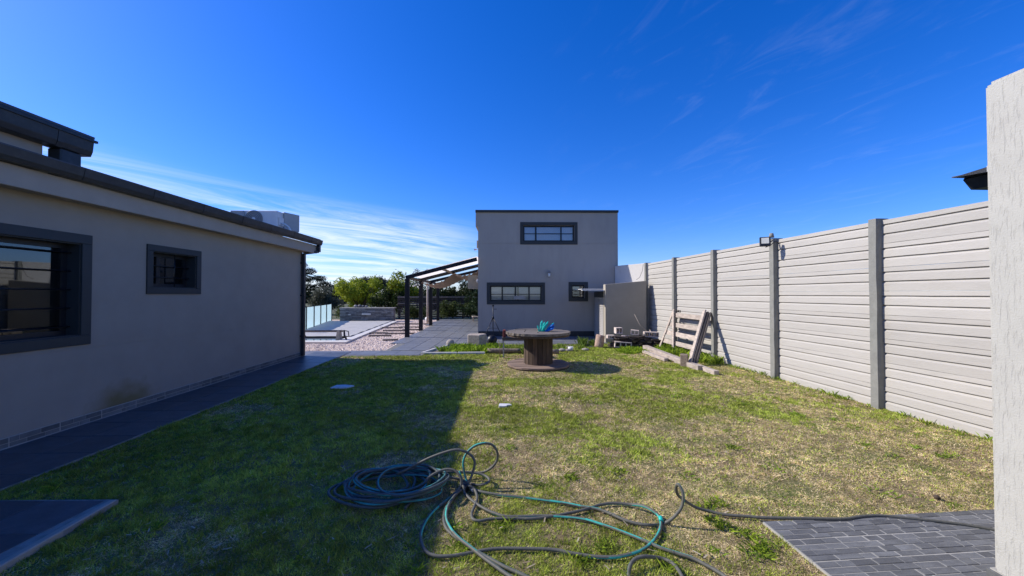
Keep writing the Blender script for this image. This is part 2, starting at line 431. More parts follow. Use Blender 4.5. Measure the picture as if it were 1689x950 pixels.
# left wall: the same plaster with one mossy stain low down
ms = material('house_plaster_stained', (0.315, 0.272, 0.222), 0.85, 0.065, 2.2, 0.5, 130, 0.005)
t = ms.node_tree; p_ = t.nodes['Principled BSDF']
old = p_.inputs['Base Color'].links[0].from_socket
tcn = t.nodes.new('ShaderNodeTexCoord')
mpn = t.nodes.new('ShaderNodeMapping'); mpn.inputs['Location'].default_value = (-1.27*1.6, 0, -0.16*3.0); mpn.inputs['Scale'].default_value = (1.6, 0.001, 3.0)
ln_ = t.nodes.new('ShaderNodeVectorMath'); ln_.operation = 'LENGTH'
nn = t.nodes.new('ShaderNodeTexNoise'); nn.inputs['Scale'].default_value = 5; nn.inputs['Detail'].default_value = 6
sm = t.nodes.new('ShaderNodeMath'); sm.operation = 'MULTIPLY_ADD'; sm.inputs[1].default_value = 1.0
rg = t.nodes.new('ShaderNodeMapRange'); rg.inputs['From Min'].default_value = 1.35; rg.inputs['From Max'].default_value = 0.65; rg.inputs['To Max'].default_value = 0.85
mxn = t.nodes.new('ShaderNodeMix'); mxn.data_type = 'RGBA'; mxn.inputs['B'].default_value = (0.17, 0.125, 0.04, 1)
t.links.new(tcn.outputs['Object'], mpn.inputs[0]); t.links.new(mpn.outputs[0], ln_.inputs[0])
t.links.new(tcn.outputs['Object'], nn.inputs['Vector']); t.links.new(nn.outputs['Fac'], sm.inputs[0]); t.links.new(ln_.outputs['Value'], sm.inputs[2])
t.links.new(sm.outputs[0], rg.inputs['Value']); t.links.new(rg.outputs[0], mxn.inputs['Factor'])
t.links.new(old, mxn.inputs['A']); t.links.new(mxn.outputs['Result'], p_.inputs['Base Color'])
M['house_wall'] = ms

# pergola roof sheet lets light through
ps = bpy.data.materials.new('translucent_roof_sheet'); ps.use_nodes = True
t = ps.node_tree; t.nodes.clear()
o_ = t.nodes.new('ShaderNodeOutputMaterial'); a_ = t.nodes.new('ShaderNodeBsdfTranslucent'); a_.inputs[0].default_value = (0.93, 0.89, 0.84, 1)
b_ = t.nodes.new('ShaderNodeBsdfDiffuse'); b_.inputs[0].default_value = (0.7, 0.68, 0.66, 1)
x_ = t.nodes.new('ShaderNodeMixShader'); x_.inputs[0].default_value = 0.12
t.links.new(a_.outputs[0], x_.inputs[1]); t.links.new(b_.outputs[0], x_.inputs[2]); t.links.new(x_.outputs[0], o_.inputs['Surface'])
M['polysheet'] = ps
# water
wm = bpy.data.materials.new('pool_water'); wm.use_nodes = True
p_ = wm.node_tree.nodes['Principled BSDF']; p_.inputs['Base Color'].default_value = (0.16, 0.20, 0.24, 1); p_.inputs['Roughness'].default_value = 0.06
M['water'] = wm

# ------------------------------------------------------------------ ground
def sheet(name, pts, z, mat, th=0.0, parent=None):
    mb = MB()
    if th:
        mb.prism([(p[0], p[1]) for p in pts], z - th, z, 'z')
    else:
        mb.add([(p[0], p[1], z) for p in pts], [tuple(range(len(pts)))])
    return mb.build(name, mat, parent)
tag(sheet('ground', [(-900, -300), (900, -300), (900, 1500), (-900, 1500)], -0.06, M['land']), kind='structure')
tag(sheet('lawn', [(-4.9, -2), (6.2, -2), (6.0, 14.2), (-1.5, 14.2), (-2.4, 9.6), (-4.9, 9.6)], 0.0, M['soil'], 0.05), kind='structure')
tag(sheet('gravel_bed', [(-14, 10.2), (-3.1, 10.2), (-4.0, 23.5), (-14, 23.5)], -0.02, M['gravelbase'], 0.03), kind='structure')

def tiles(root, mat, x0, x1, y0, y1, dx, dy, z, gap=0.006, th=0.02, jig=0.0, clip=None, stagger=False, name='paving_tile', topjit=0.0015):
    cache = {}
    j = 0; y = y0
    while y < y1 - 0.02:
        h = min(dy, y1 - y); x = x0 - (dx*0.5 if (stagger and j % 2) else 0)
        while x < x1 - 0.02:
            a = max(x, x0); b = min(x + dx, x1)
            if b - a > 0.03 and (clip is None or clip((a+b)/2, y + h/2)):
                key = (round(b - a, 3), round(h, 3))
                if key not in cache:
                    m_ = MB().box(-key[0]/2 + gap/2, key[0]/2 - gap/2, -key[1]/2 + gap/2, key[1]/2 - gap/2, -th, 0)
                    cache[key] = m_.mesh(name, mat, 0.0015)
                o = inst(name, cache[key], root, loc=((a+b)/2, y + h/2, z + random.uniform(-topjit, topjit)))
            x += dx
        y += dy; j += 1

# path along the left house and its turn towards the patio
HR = 0.033
pth = MB().box(0.004, 1.0, -3.2, 6.3, -0.06, 0.0185).build('path', M['joint'])
pth.location = (-5.03, 3.76, 0); pth.rotation_euler = (0, 0, HR); tag(pth, kind='structure')
tiles(pth, M['path'], 0.03, 0.996, -3.2, 6.3, 0.483, 0.445, 0.022, gap=0.008)
cross = MB().prism([(-5.55, 9.45), (-5.0, 9.47), (-4.25, 9.45), (-2.30, 9.62), (-1.75, 11.3), (-3.35, 11.3), (-3.45, 10.5), (-5.55, 10.30)], -0.06, 0.006, 'z').build('crossing_path', M['grout_dark'])
tag(cross, kind='structure')
tiles(cross, M['patio'], -5.5, -2.35, 9.66, 10.35, 0.5, 0.345, 0.014, clip=lambda x, y: True)
patio = MB().prism([(-3.45, 10.36), (-2.0, 10.36), (-1.62, 11.35), (0.0, 11.7), (3.0, 11.9), (3.0, 13.9), (-1.2, 13.9), (-1.2, 23.3), (-4.3, 23.3)], -0.06, 0.010, 'z').build('patio', M['grout_dark'])
tag(patio, kind='structure')
def pclip(x, y):
    if x < -3.42 - 0.075*(y-10.4): return False
    if y < 11.35: return x < -2.2 + 0.38*(y-10.4)
    if y < 13.9: return x < 2.9 if y > 11.95 else x < -0.9
    return x < -1.1
tiles(patio, M['patio'], -4.3, 3.0, 10.42, 23.2, 0.5, 0.5, 0.018, gap=0.012, clip=pclip)

# slab at the lower left, with a concrete edge
lp = MB().prism([(-6, -1), (-2.56, -1), (-2.90, 2.84), (-6, 2.80)], -0.06, 0.0365, 'z').build('corner_path', M['joint']); tag(lp, kind='structure')
tiles(lp, M['path'], -4.7, -2.98, 0.2, 2.82, 0.43, 0.445, 0.040, gap=0.008, clip=lambda x, y: x < -2.62 - 0.0885*(y+1) - 0.17)
k = MB(); k.beam((-2.75, 0.9, 0.0), (-2.925, 2.83, 0.0), 0.05, 0.085)
k.build('edging', M['concrete'], lp, 0.006)

# brick-pattern slate patio, lower right: panels of four courses, three bricks each, interlocked
br = MB().box(0, 3.2, -1.8, 0, -0.06, 0.0145).build('slate_patio', M['grout'])
br.location = (1.69, 2.60, 0.0); br.rotation_euler = (0, 0, 0.085); tag(br, kind='structure')
bm_cache = {}
row = 0; PW, PH, CR = 0.515, 0.196, 4
for pj in range(6):
    for c in range(CR):
        yy = -pj*PH - c*(PH/CR)
        for pi in range(6):
            off = 0.045 if c % 2 else 0.0
            x = pi*PW + off - (0.0 if pi else off); end = (pi+1)*PW + off
            cuts = sorted([x] + [pi*PW + off + PW*f + random.uniform(-.03, .03) for f in ((0.27, 0.52, 0.78) if c % 2 else (0.20, 0.46, 0.70))] + [end])
            for a, b in zip(cuts[:-1], cuts[1:]):
                if b - a < 0.03: continue
                g0 = 0.014 if (a == x) else 0.0025
                g1 = 0.012 if c == CR-1 else 0.0025
                key = (round((b-a)/0.01)*0.01, g0, g1)
                if key not in bm_cache:
                    hh = PH/CR
                    bm_cache[key] = MB().box(g0/2, key[0]-0.0015, -hh + g1/2 + .001, -0.0015, -0.02, 0).mesh('paving_brick', M['slate'], 0.0018)
                inst('paving_brick', bm_cache[key], br, loc=(a, yy, 0.017 + random.uniform(-.002, .002)))

# ------------------------------------------------------------------ wall with openings
def wall_grid(x0, x1, z0, z1, th, holes):
    """front face at y=0 (outward -y); holes: (x0,x1,z0,z1,depth) depth>=th goes through"""
    xs = sorted({x0, x1, *[h[0] for h in holes], *[h[1] for h in holes]}); xs = [x for x in xs if x0 <= x <= x1]
    zs = sorted({z0, z1, *[h[2] for h in holes], *[h[3] for h in holes]}); zs = [z for z in zs if z0 <= z <= z1]
    def depth(i, j):
        if i < 0 or j < 0 or i >= len(xs)-1 or j >= len(zs)-1: return None
        cx, cz = (xs[i]+xs[i+1])/2, (zs[j]+zs[j+1])/2
        d = 0.0
        for h in holes:
            if h[0] < cx < h[1] and h[2] < cz < h[3]: d = max(d, h[4])
        return d
    mb = MB()
    for i in range(len(xs)-1):
        for j in range(len(zs)-1):
            d = depth(i, j); a, b, c, e = xs[i], xs[i+1], zs[j], zs[j+1]
            if d < th:
                mb.add([(a, d, c), (b, d, c), (b, d, e), (a, d, e)], [(0, 1, 2, 3)])
                mb.add([(a, th, c), (a, th, e), (b, th, e), (b, th, c)], [(0, 1, 2, 3)])
            dr = depth(i+1, j); du = depth(i, j+1)
            dr = th if dr is None else min(dr, th); du = th if du is None else min(du, th); dd = min(d, th)
            if abs(dr-dd) > 1e-6:
                mb.add([(b, dd, c), (b, dr, c), (b, dr, e), (b, dd, e)], [(0, 1, 2, 3) if dr > dd else (3, 2, 1, 0)])
            if abs(du-dd) > 1e-6:
                mb.add([(a, dd, e), (b, dd, e), (b, du, e), (a, du, e)], [(0, 1, 2, 3) if du > dd else (3, 2, 1, 0)])
            if i == 0 and dd < th: mb.add([(a, dd, c), (a, dd, e), (a, th, e), (a, th, c)], [(0, 1, 2, 3)])
            if j == 0 and dd < th: mb.add([(a, dd, c), (a, th, c), (b, th, c), (b, dd, c)], [(0, 1, 2, 3)])
    return mb
def ring(mb, x0, x1, z0, z1, wd, ya, yb):
    mb.box(x0, x1, ya, yb, z0, z0+wd); mb.box(x0, x1, ya, yb, z1-wd, z1)
    mb.box(x0, x0+wd, ya, yb, z0+wd, z1-wd); mb.box(x1-wd, x1, ya, yb, z0+wd, z1-wd)
    return mb

# ------------------------------------------------------------------ left house
# local frame: +x runs along the wall away from the camera, -y faces the garden
house = empty('house', (-5.03, 3.76, 0), R(90) + HR, 'low plastered house with charcoal window surrounds beside the tiled path', 'house')
wins = [(-0.98+0.11, 0.82-0.11, 0.955+0.11, 2.25-0.11), (1.54+0.09, 2.50-0.09, 1.55+0.09, 2.25-0.09)]
holes = [(a, b, c, d, 9) for a, b, c, d in wins] + [(-6.5, 5.72, 0.905, 0.911, 0.004)]
# keep the shadow-gap joint clear of the window opening
wall_grid(-6.5, 5.72, -0.05, 2.66, 0.24, holes).build('wall', M['house_wall'], house)
MB().box(5.48, 5.72, 0.245, 5.5, -0.05, 2.66).build('wall', M['house'], house)
def house_window(o, oi, bars, vbars, mid):
    x0, x1, z0, z1 = o
    s_ = ring(MB(), x0-oi, x1+oi, z0-oi, z1+oi, oi, -0.022, 0.02).build('window_surround', M['trim'], house, 0.004)
    rv = ring(MB(), x0, x1, z0, z1, 0.012, 0.002, 0.24).build('reveal', M['trim'], house)
    wn = ring(MB(), x0+0.012, x1-0.012, z0+0.012, z1-0.012, 0.05, 0.14, 0.19)
    for m_ in mid: wn.box(m_-0.03, m_+0.03, 0.142, 0.188, z0+0.062, z1-0.062)
    wn = wn.build('window', M['black'], house)
    cuts = [x0+0.062] + [c for m_ in mid for c in (m_-0.03, m_+0.03)] + [x1-0.062]
    for a, b in zip(cuts[0::2], cuts[1::2]):
        MB().box(a, b, 0.160, 0.166, z0+0.062, z1-0.062).build('pane', M['glass_dark'], wn)
    for z in bars: MB().cyl((x0+0.012, 0.10, z), (x1-0.012, 0.10, z), 0.008, n=8).build('burglar_bar', M['black'], wn)
    for x in vbars: MB().cyl((x, 0.088, z0+0.012), (x, 0.088, z1-0.012), 0.007, n=8).build('burglar_bar', M['black'], wn)
    MB().box(x0-.3, x1+.3, 1.2, 1.22, z0-.4, z1+.3).box(x0-.32, x0-.3, .25, 1.2, z0-.4, z1+.3).box(x1+.3, x1+.32, .25, 1.2, z0-.4, z1+.3).box(x0-.3, x1+.3, .25, 1.2, z0-.42, z0-.4).box(x0-.3, x1+.3, .25, 1.2, z1+.3, z1+.32).build('room', M['dark_void'], house)
x0, x1, z0, z1 = wins[0]
house_window(wins[0], 0.11, [z0 + (z1-z0)*f for f in (0.10, 0.30, 0.50, 0.70, 0.90)], [], [-0.05])
x0, x1, z0, z1 = wins[1]
house_window(wins[1], 0.09, [z0 + (z1-z0)*f for f in (0.30, 0.62)], [x0+0.48], [x0+0.26])
# tiled plinth
pl = MB().box(-6.4, 5.72, -0.012, -0.002, 0.0, 0.125).build('plinth', M['grout'], house)
x = -2.6; i = 0
pc = {}
while x < 5.70:
    for r_ in range(2):
        cuts = [0, 0.15 + 0.05*(i % 3) - 0.06*r_, 0.31 - 0.04*r_, 0.445]
        for a, b in zip(cuts[:-1], cuts[1:]):
            if x + b > 5.725: continue
            key = (round(b-a, 3), r_)
            if key not in pc:
                pc[key] = MB().box(0.003 if a else 0.010, key[0]-0.003, -0.004, 0, 0.004, 0.051).mesh('tile', M['slate'], 0.0015)
            inst('tile', pc[key], pl, loc=(x+a, -0.0122 - random.uniform(0, .001), 0.014 + r_*0.053))
    x += 0.445; i += 1
MB().box(-6.4, 5.72, -0.026, -0.0125, 0.0, 0.0265).build('grout_bead', M['grout'], pl)
# eave: soffit, fascia, gutter, roof
MB().box(-6.5, 5.98, -0.20, 0.0, 2.60, 2.625).build('soffit', M['fascia'], house)
MB().box(-6.5, 5.99, -0.235, -0.20, 2.585, 2.795).build('fascia', M['fascia'], house, 0.004)
gp = [(-0.36, 2.925), (-0.345, 2.84), (-0.325, 2.80), (-0.242, 2.80), (-0.242, 2.93), (-0.25, 2.93), (-0.25, 2.815), (-0.318, 2.815), (-0.335, 2.85), (-0.345, 2.93)]
gut = MB().prism(gp, -6.5, 6.06, 'x').build('gutter', M['gutter'], house)
for gx in (0.4, 1.25, 2.1, 3.0, 3.85, 4.7, 5.5):
    MB().prism([(a*1.0 - 0.004, b - 0.002 if b < 2.9 else b + 0.004) for a, b in gp[:4]] + [(-0.242, 2.934)], gx, gx+0.045, 'x').build('gutter_bracket', M['gutter'], gut)
RS = 0.115
MB().prism([(-0.30, 2.925), (6.0, 2.925 + 6.3*RS), (6.0, 2.965 + 6.3*RS), (-0.30, 2.955)], -6.5, 6.05, 'x').build('roof', M['roof'], house)
MB().box(5.93, 5.985, -0.195, 6.0, 2.60, 2.80).build('end_fascia', M['fascia'], house)
dp = MB()
dp.box(5.92, 6.00, -0.335, -0.255, 2.62, 2.80)
dp.beam((5.96, -0.295, 2.63), (5.70, -0.06, 2.555), 0.065, 0.065)
dp.box(5.655, 5.735, -0.095, -0.02, 0.03, 2.56)
dp.build('downpipe', M['gutter'], house, 0.008)
for z in (0.5, 1.5, 2.3): MB().box(5.645, 5.745, -0.10, -0.0, z, z+0.03).build('pipe_clip', M['gutter'], house)
# raised roof over the near rooms
UY = 0.50
MB().box(-6.5, 0.84, UY+0.16, 6.0, 2.97, 3.36).build('upper_wall', M['house'], house)
MB().box(-6.5, 0.86, UY+0.125, UY+0.158, 3.16, 3.36).build('fascia', M['fascia'], house, 0.004)
up = [(UY-0.06, 3.57), (UY-0.045, 3.42), (UY-0.02, 3.355), (UY+0.16, 3.355), (UY+0.16, 3.58), (UY-0.02, 3.60), (UY-0.05, 3.60)]
ug = MB().prism(up, -6.5, 1.27, 'x').build('gutter', M['gutter'], house, 0.006)
MB().box(-6.5, 1.30, UY-0.075, UY-0.04, 3.545, 3.575).build('gutter_lip', M['gutter'], ug)
MB().prism([(UY-0.064, 3.56), (UY-0.05, 3.41), (UY-0.02, 3.35), (UY+0.1, 3.35), (UY+0.1, 3.61)], 0.86, 0.92, 'x').build('gutter_bracket', M['gutter'], ug)
MB().prism([(UY-0.03, 3.60), (6.0, 4.1), (6.0, 4.14), (UY-0.03, 3.63)], -6.5, 1.30, 'x').build('roof', M['roof'], house)
MB().box(0.93, 1.17, UY-0.01, UY+0.16, 3.0, 3.352).build('downpipe', M['gutter'], house, 0.015)
MB().box(0.93, 1.10, UY+0.165, 6.0, 3.04, 3.20).build('flashing', M['gutter'], house)

# air conditioners on the low roof
def ac_unit(name, loc, rz, label, wdt=0.78, dep=0.30, hgt=0.50, mat='white', fan=True):
    e = empty(name, loc, rz, label, 'air conditioner', 'air conditioners on the house roof')
    MB().box(-wdt/2, wdt/2, -dep/2, dep/2, 0.05, hgt).build('casing', M[mat], e, 0.012)
    for sx in (-1, 1): MB().box(sx*wdt*0.32-0.03, sx*wdt*0.32+0.03, -dep/2-0.02, dep/2+0.02, -0.03, 0.05).build('foot', M['acgrey'], e)
    MB().box(wdt/2, wdt/2+0.035, -dep*0.3, dep*0.3, 0.10, 0.30).build('valve_cover', M[mat], e, 0.008)
    if fan:
        cx = -wdt*0.17
        g = MB().cyl((cx, -dep/2-0.012, hgt*0.54), (cx, -dep/2+0.01, hgt*0.54), 0.205, n=32).build('fan_grille', M['fan'], e)
        for rr in (0.07, 0.105, 0.14, 0.175, 0.2):
            MB().tube([(cx+rr*math.cos(a), -dep/2-0.016, hgt*0.54+rr*math.sin(a)) for a in np.linspace(0, 2*math.pi, 33)], 0.004, 4).build('grille_ring', M['acgrey'], g)
        MB().cyl((cx, -dep/2-0.022, hgt*0.54), (cx, -dep/2-0.011, hgt*0.54), 0.042, n=20).build('fan_hub', M['white'], g)
    return e
def roofz(X): return 2.95 + (-4.9 - X)*RS
ac_unit('air_conditioner', (-5.90, 9.05, roofz(-5.90)+0.0), 0.03, 'white air conditioner with round fan grille standing on house roof', hgt=0.42+0.02)
ac_unit('air_conditioner', (-6.40, 9.08, roofz(-6.40)-0.05), R(-86), 'beige grey air conditioner side beside the white fan unit', hgt=0.42, mat='acgrey', fan=False, wdt=0.5)
ac_unit('air_conditioner', (-5.52, 9.40, roofz(-5.52)+0.03), R(68), 'grey backed air conditioner with white conduit near the roof corner', hgt=0.47, mat='acgrey', fan=False, wdt=0.42, dep=0.26)
cd = MB().tube([(-5.48, 9.02, 3.22), (-5.38, 9.04, 3.20), (-5.31, 9.06, 3.14), (-5.28, 9.08, 3.07), (-5.28, 9.09, 3.0)], 0.022, 8).build('conduit', M['white'])
tag(cd, 'short white flexible conduit bending down from the roof air conditioners', 'pipe')

# ------------------------------------------------------------------ precast fence on the right
FR = 0.078
fence = empty('concrete_fence', (5.01, 5.22, 0), FR, 'pale precast concrete slab fence with grey posts along the lawn', 'fence')
BAY = 1.83
def slab_mesh(seed):
    rr = random.Random(seed)
    H = 0.3195
    prof = [(0, .0), (0, .096), (.022, .120), (.022, .134), (0, .134), (0, .222), (.022, .246), (.022, .259), (0, .259), (0, H-.003), (.045, H-.002), (.045, 0)]
    mb = MB(); n = 7; secs = []
    for k in range(n):
        yy = -BAY/2 + 0.04 + (BAY-0.08)*k/(n-1); dz = rr.uniform(-.0015, .0015); dxx = rr.uniform(-.002, .002)
        secs.append([(p[0]+dxx + rr.uniform(-.0008, .0008), yy, p[1] + (dz if 0.01 < p[1] < 0.31 else rr.uniform(-.0016, .0004))) for p in prof])
    m_ = len(prof); vs = [q for s_ in secs for q in s_]
    fs = [(k*m_+i, (k+1)*m_+i, (k+1)*m_+(i+1) % m_, k*m_+(i+1) % m_) for k in range(n-1) for i in range(m_)]
    fs += [tuple(range(m_-1, -1, -1)), tuple(range((n-1)*m_, n*m_))]
    mb.add(vs, [f[::-1] for f in fs])
    return mb.mesh('slab', M['slab'])
slabs = [slab_mesh(s_) for s_ in range(5)]
for b in range(-3, 4):
    for r_ in range(8):
        inst('slab', random.choice(slabs), fence, loc=(random.uniform(-.003, .003), (b+0.5)*BAY, -0.01 + r_*0.3205))
def post_mesh(seed):
    rr = random.Random(seed); mb = MB(); secs = []; n = 14
    for k in range(n):
        z = -0.1 + 2.675*k/(n-1); j = lambda a: rr.uniform(-a, a)
        secs.append([(-.085+j(.002), -.05+j(.004), z), (-.085+j(.002), .05+j(.002), z), (.10, .05, z), (.10, -.05+j(.01), z), (0.01, -.058+j(.008), z), (-.045, -.054+j(.007), z)])
    vs = [q for s_ in secs for q in s_]; m_ = 6
    fs = [(k*m_+i, k*m_+(i+1) % m_, (k+1)*m_+(i+1) % m_, (k+1)*m_+i) for k in range(n-1) for i in range(m_)]
    fs += [tuple(range(m_)), tuple(range(n*m_-1, (n-1)*m_-1, -1))]
    return mb.add(vs, [f[::-1] for f in fs]).mesh('post', M['post'], 0.0)
for b in range(-3, 5):
    inst('post', post_mesh(b+20), fence, loc=(0, b*BAY, 0))
# floodlight on the second post
fl = empty('floodlight', (4.76, 7.03, 2.50), 0.0, 'small black floodlight with pale lens clamped to a fence post top', 'floodlight')
Mr = Matrix.Translation((-0.16, -0.10, 0.0)) @ Matrix.Rotation(R(-28), 4, 'Z') @ Matrix.Rotation(R(-8), 4, 'X')
MB().box(-0.085, 0.085, -0.03, 0.03, -0.085, 0.085, Mr).build('housing', M['black'], fl, 0.008)
MB().box(-0.058, 0.058, -0.036, -0.029, -0.040, 0.066, Mr).build('lens', M['lamp'], fl)
MB().beam((-0.09, -0.07, -0.02), (0.01, -0.055, 0.03), 0.025, 0.014).build('bracket', M['black'], fl)
MB().tube([(-0.15, -0.10, -0.10), (-0.05, -0.09, -0.06), (0.05, -0.07, 0.02), (0.12, -0.068, -0.02), (0.20, -0.068, -0.03)], 0.007, 6).build('cable', M['black'], fl)
MB().cyl((0.02, -0.01, 0.09), (0.02, -0.01, 0.17), 0.045, 0.03, 10).build('cap', M['post'], fl)

# ------------------------------------------------------------------ grey building at the back
BY = 13.9
bld = empty('grey_building', (0, BY, 0), 0.012, 'grey two storey flat roofed building with charcoal framed windows', 'building')
def bx(x): return (x - 844.5)/FPX*BY
def bz(y): return CAM_H + (485 - y)/FPX*BY
BL, BR, BT = bx(788.5), bx(1020), bz(350)
W1 = (bx(858), bx(953), bz(403), bz(366)); W2 = (bx(803), bx(899), bz(502), bz(466)); W3 = (bx(938), bx(970), bz(497), bz(465))
sw = 0.115
holes = [(a+sw, b-sw, c+sw, d_-sw, 9) for a, b, c, d_ in (W1, W2, W3)]
for z in (bz(402), bz(465.5)): holes.append((BL+.0, BR-.0, z, z+0.012, 0.008))
wall_grid(BL, BR, -0.05, BT, 0.22, holes).build('wall', M['grey'], bld)
MB().box(BL, BL+0.22, 0.225, 8, -0.05, BT).build('wall', M['grey'], bld)
MB().box(BR-0.22, BR, 0.225, 8, -0.05, BT).build('wall', M['grey'], bld)
MB().box(BL+0.22, BR-0.22, 7.7, 8, -0.05, BT).build('wall', M['grey'], bld)
MB().box(BL-0.10, BR+0.02, -0.05, 8.1, BT+0.002, BT+0.085).build('roof_capping', M['trim'], bld, 0.005)
MB().box(BL-0.09, BL-0.003, 0.0, 8.0, BT-0.52, BT).build('side_fascia', M['grey'], bld)
MB().box(BL+0.02, BR-.01, -0.018, -0.002, -0.02, 0.20).build('plinth', M['trim'], bld)
def bwindow(W, mulls, trans, back, blindz=None):
    a, b, c, d_ = W
    ring(MB(), a, b, c, d_, sw, -0.02, 0.02).build('window_surround', M['trim'], bld, 0.004)
    a += sw; b -= sw; c += sw; d_ -= sw
    wn = ring(MB(), a+.002, b-.002, c+.002, d_-.002, 0.045, 0.08, 0.14)
    for m_ in mulls: wn.box(a+(b-a)*m_-0.025, a+(b-a)*m_+0.025, 0.082, 0.138, c+.047, d_-.047)
    for t_ in trans: wn.box(a+.047, b-.047, 0.085, 0.128, c+(d_-c)*t_-0.012, c+(d_-c)*t_+0.012)
    wn = wn.build('window', M['black'], bld)
    cuts = [a+.047] + [q for m_ in mulls for q in (a+(b-a)*m_-.025, a+(b-a)*m_+.025)] + [b-.047]
    tz = [c+.047] + [q for t_ in trans for q in (c+(d_-c)*t_-.012, c+(d_-c)*t_+.012)] + [d_-.047]
    for p0, p1 in zip(cuts[0::2], cuts[1::2]):
        for q0, q1 in zip(tz[0::2], tz[1::2]):
            MB().box(p0, p1, 0.105, 0.111, q0, q1).build('pane', M['glass'], wn)
    MB().box(a-.2, b+.2, 0.9, 0.92, c-.2, d_+.2).build('room', M[back], bld)
    if blindz:
        for (f0, f1, g0, g1) in blindz:
            MB().box(a+(b-a)*f0, a+(b-a)*f1, 0.17, 0.18, c+(d_-c)*g0, c+(d_-c)*g1).build('blind', M['blind'], wn)
bwindow(W1, [0.245, 0.745], [0.5], 'dark_void', [(0.0, 0.24, 0, 1), (0.27, 1.0, 0, 1)])
bwindow(W2, [0.235, 0.49, 0.755], [0.45], 'dark_void', [(0.0, 0.22, 0, 1), (0.25, 0.52, 0, 1), (0.56, 1.0, 0, 1)])
bwindow(W3, [], [0.3, 0.62], 'dark_void', [(0.0, 0.75, 0.62, .85)])
MB().box(bx(847), bx(867), 0.03, 0.075, bz(494), bz(488)).build('window_box', M['concrete'], bld)
# wall lantern
lx, lz = bx(905.5), bz(452)
lan = MB().cyl((lx, -0.02, lz+0.06), (lx, -0.001, lz+0.06), 0.05, n=14).cyl((lx, -0.10, lz+0.10), (lx, -0.01, lz+0.10), 0.015, n=8).cyl((lx, -0.10, lz+0.03), (lx, -0.10, lz+0.12), 0.06, 0.025, 14).build('wall_lamp', M['fan'], bld)
MB().cyl((lx, -0.10, lz-0.10), (lx, -0.10, lz+0.028), 0.036, 0.042, 12).build('lamp_glass', M['white'], lan)
MB().cyl((lx, -0.10, lz-0.125), (lx, -0.10, lz-0.102), 0.03, 0.036, 12).build('lamp_base', M['fan'], lan)
# bits on the left flank
MB().box(BL-0.42, BL-0.003, 0.5, 1.1, bz(475)-.02, bz(453)).build('bulkhead', M['shed'], bld)
MB().box(BL-0.07, BL-0.003, 0.25, 0.5, bz(407), bz(395)).build('junction_box', M['grey'], bld)
sc_ = MB().box(BL-0.17, BL-0.08, 0.2, 0.28, bz(411.5), bz(409)).cyl((BL-0.09, 0.24, bz(410)), (BL-0.002, 0.24, bz(410)), 0.012, n=8).build('security_camera', M['white'], bld)
MB().ball((BL-0.03, 0.15, bz(463)), 0.05, 0.05, 0.07).build('bulkhead_light', M['white'], bld)

# oblique plastered wall joining the fence and the rear building
gw = MB(); A = Vector((bx(1014), 13.885)); B = Vector((4.44, 12.44)); d = (B-A).normalized(); nn_ = Vector((-d.y, d.x))*0.15
gw.prism([tuple(A), tuple(B), tuple(B+nn_), tuple(A+nn_)], -0.05, 2.57, 'z')
tag(gw.build('garden_wall', M['whitewall'], None, 0.01), 'high pale plastered wall between the fence end and grey building', 'wall')
cb = MB().tube([(4.30, 12.50, 2.52), (4.27, 12.51, 2.30), (4.20, 12.56, 2.10), (4.12, 12.66, 2.02)], 0.006, 5).build('cable', M['black'])
tag(cb, 'thin loose cable hanging on the plastered wall by the fence', 'cable')

# ------------------------------------------------------------------ lean-to store
shed = empty('shed', (3.4, 12.3, 0), 0.0, 'small grey plastered store with louvred door against the fence', 'shed')
SY = 12.15
def sx_(x): return (x-844.5)/FPX*SY - 3.4
s0, s1 = sx_(998.5), sx_(1066)
hz0, hz1 = CAM_H + (485-469)/FPX*SY, CAM_H + (485-463)/FPX*SY
fw = MB(); yo = SY-12.3
fw.prism([(s0, -0.05), (s1, -0.05), (s1, hz1), (s0, hz0)], yo, yo+0.28, 'y')
fw.build('front_wall', M['shed'], shed, 0.008)
MB().box(s1-0.1, s1, yo+0.282, 1.48, -0.05, hz1-.1).build('side_wall', M['shed'], shed)
MB().box(s0-0.70, s1-.1, yo+0.10+0.19, 1.45, 1.70, 1.72).build('roof_sheet', M['white'], shed)
MB().box(s0-0.72, s0-.003, yo+0.05, yo+0.27, 1.655, 1.675).build('canopy', M['white'], shed)
dr = MB().box(s0+0.03, s0+0.06, yo+0.30, 1.50, 0.03, 1.62)
dr = dr.build('door', M['louvre'], shed)
for (ya, yb) in ((yo+0.31, yo+0.96), (yo+0.99, 1.48)):
    stile = MB().box(s0, s0+0.028, ya, ya+0.03, 0.05, 1.42).box(s0, s0+0.028, yb-0.03, yb, 0.05, 1.42).build('door_frame', M['louvre'], dr)
    z = 0.08
    while z < 1.40:
        MB().add([(s0-0.006, ya+.03, z), (s0-0.006, yb-.03, z), (s0+0.028, yb-.03, z+0.05), (s0+0.028, ya+.03, z+0.05), (s0-0.002, ya+.03, z-.006), (s0-0.002, yb-.03, z-.006), (s0+0.032, yb-.03, z+0.044), (s0+0.032, ya+.03, z+0.044)], [(3, 2, 1, 0), (4, 5, 6, 7), (0, 1, 5, 4), (1, 2, 6, 5), (2, 3, 7, 6), (3, 0, 4, 7)]).build('slat', M['louvre'], dr)
        z += 0.056
MB().box(s0+0.0, s0+0.05, yo+0.30, 1.50, 1.44, 1.63).build('door_header', M['trim'], shed)

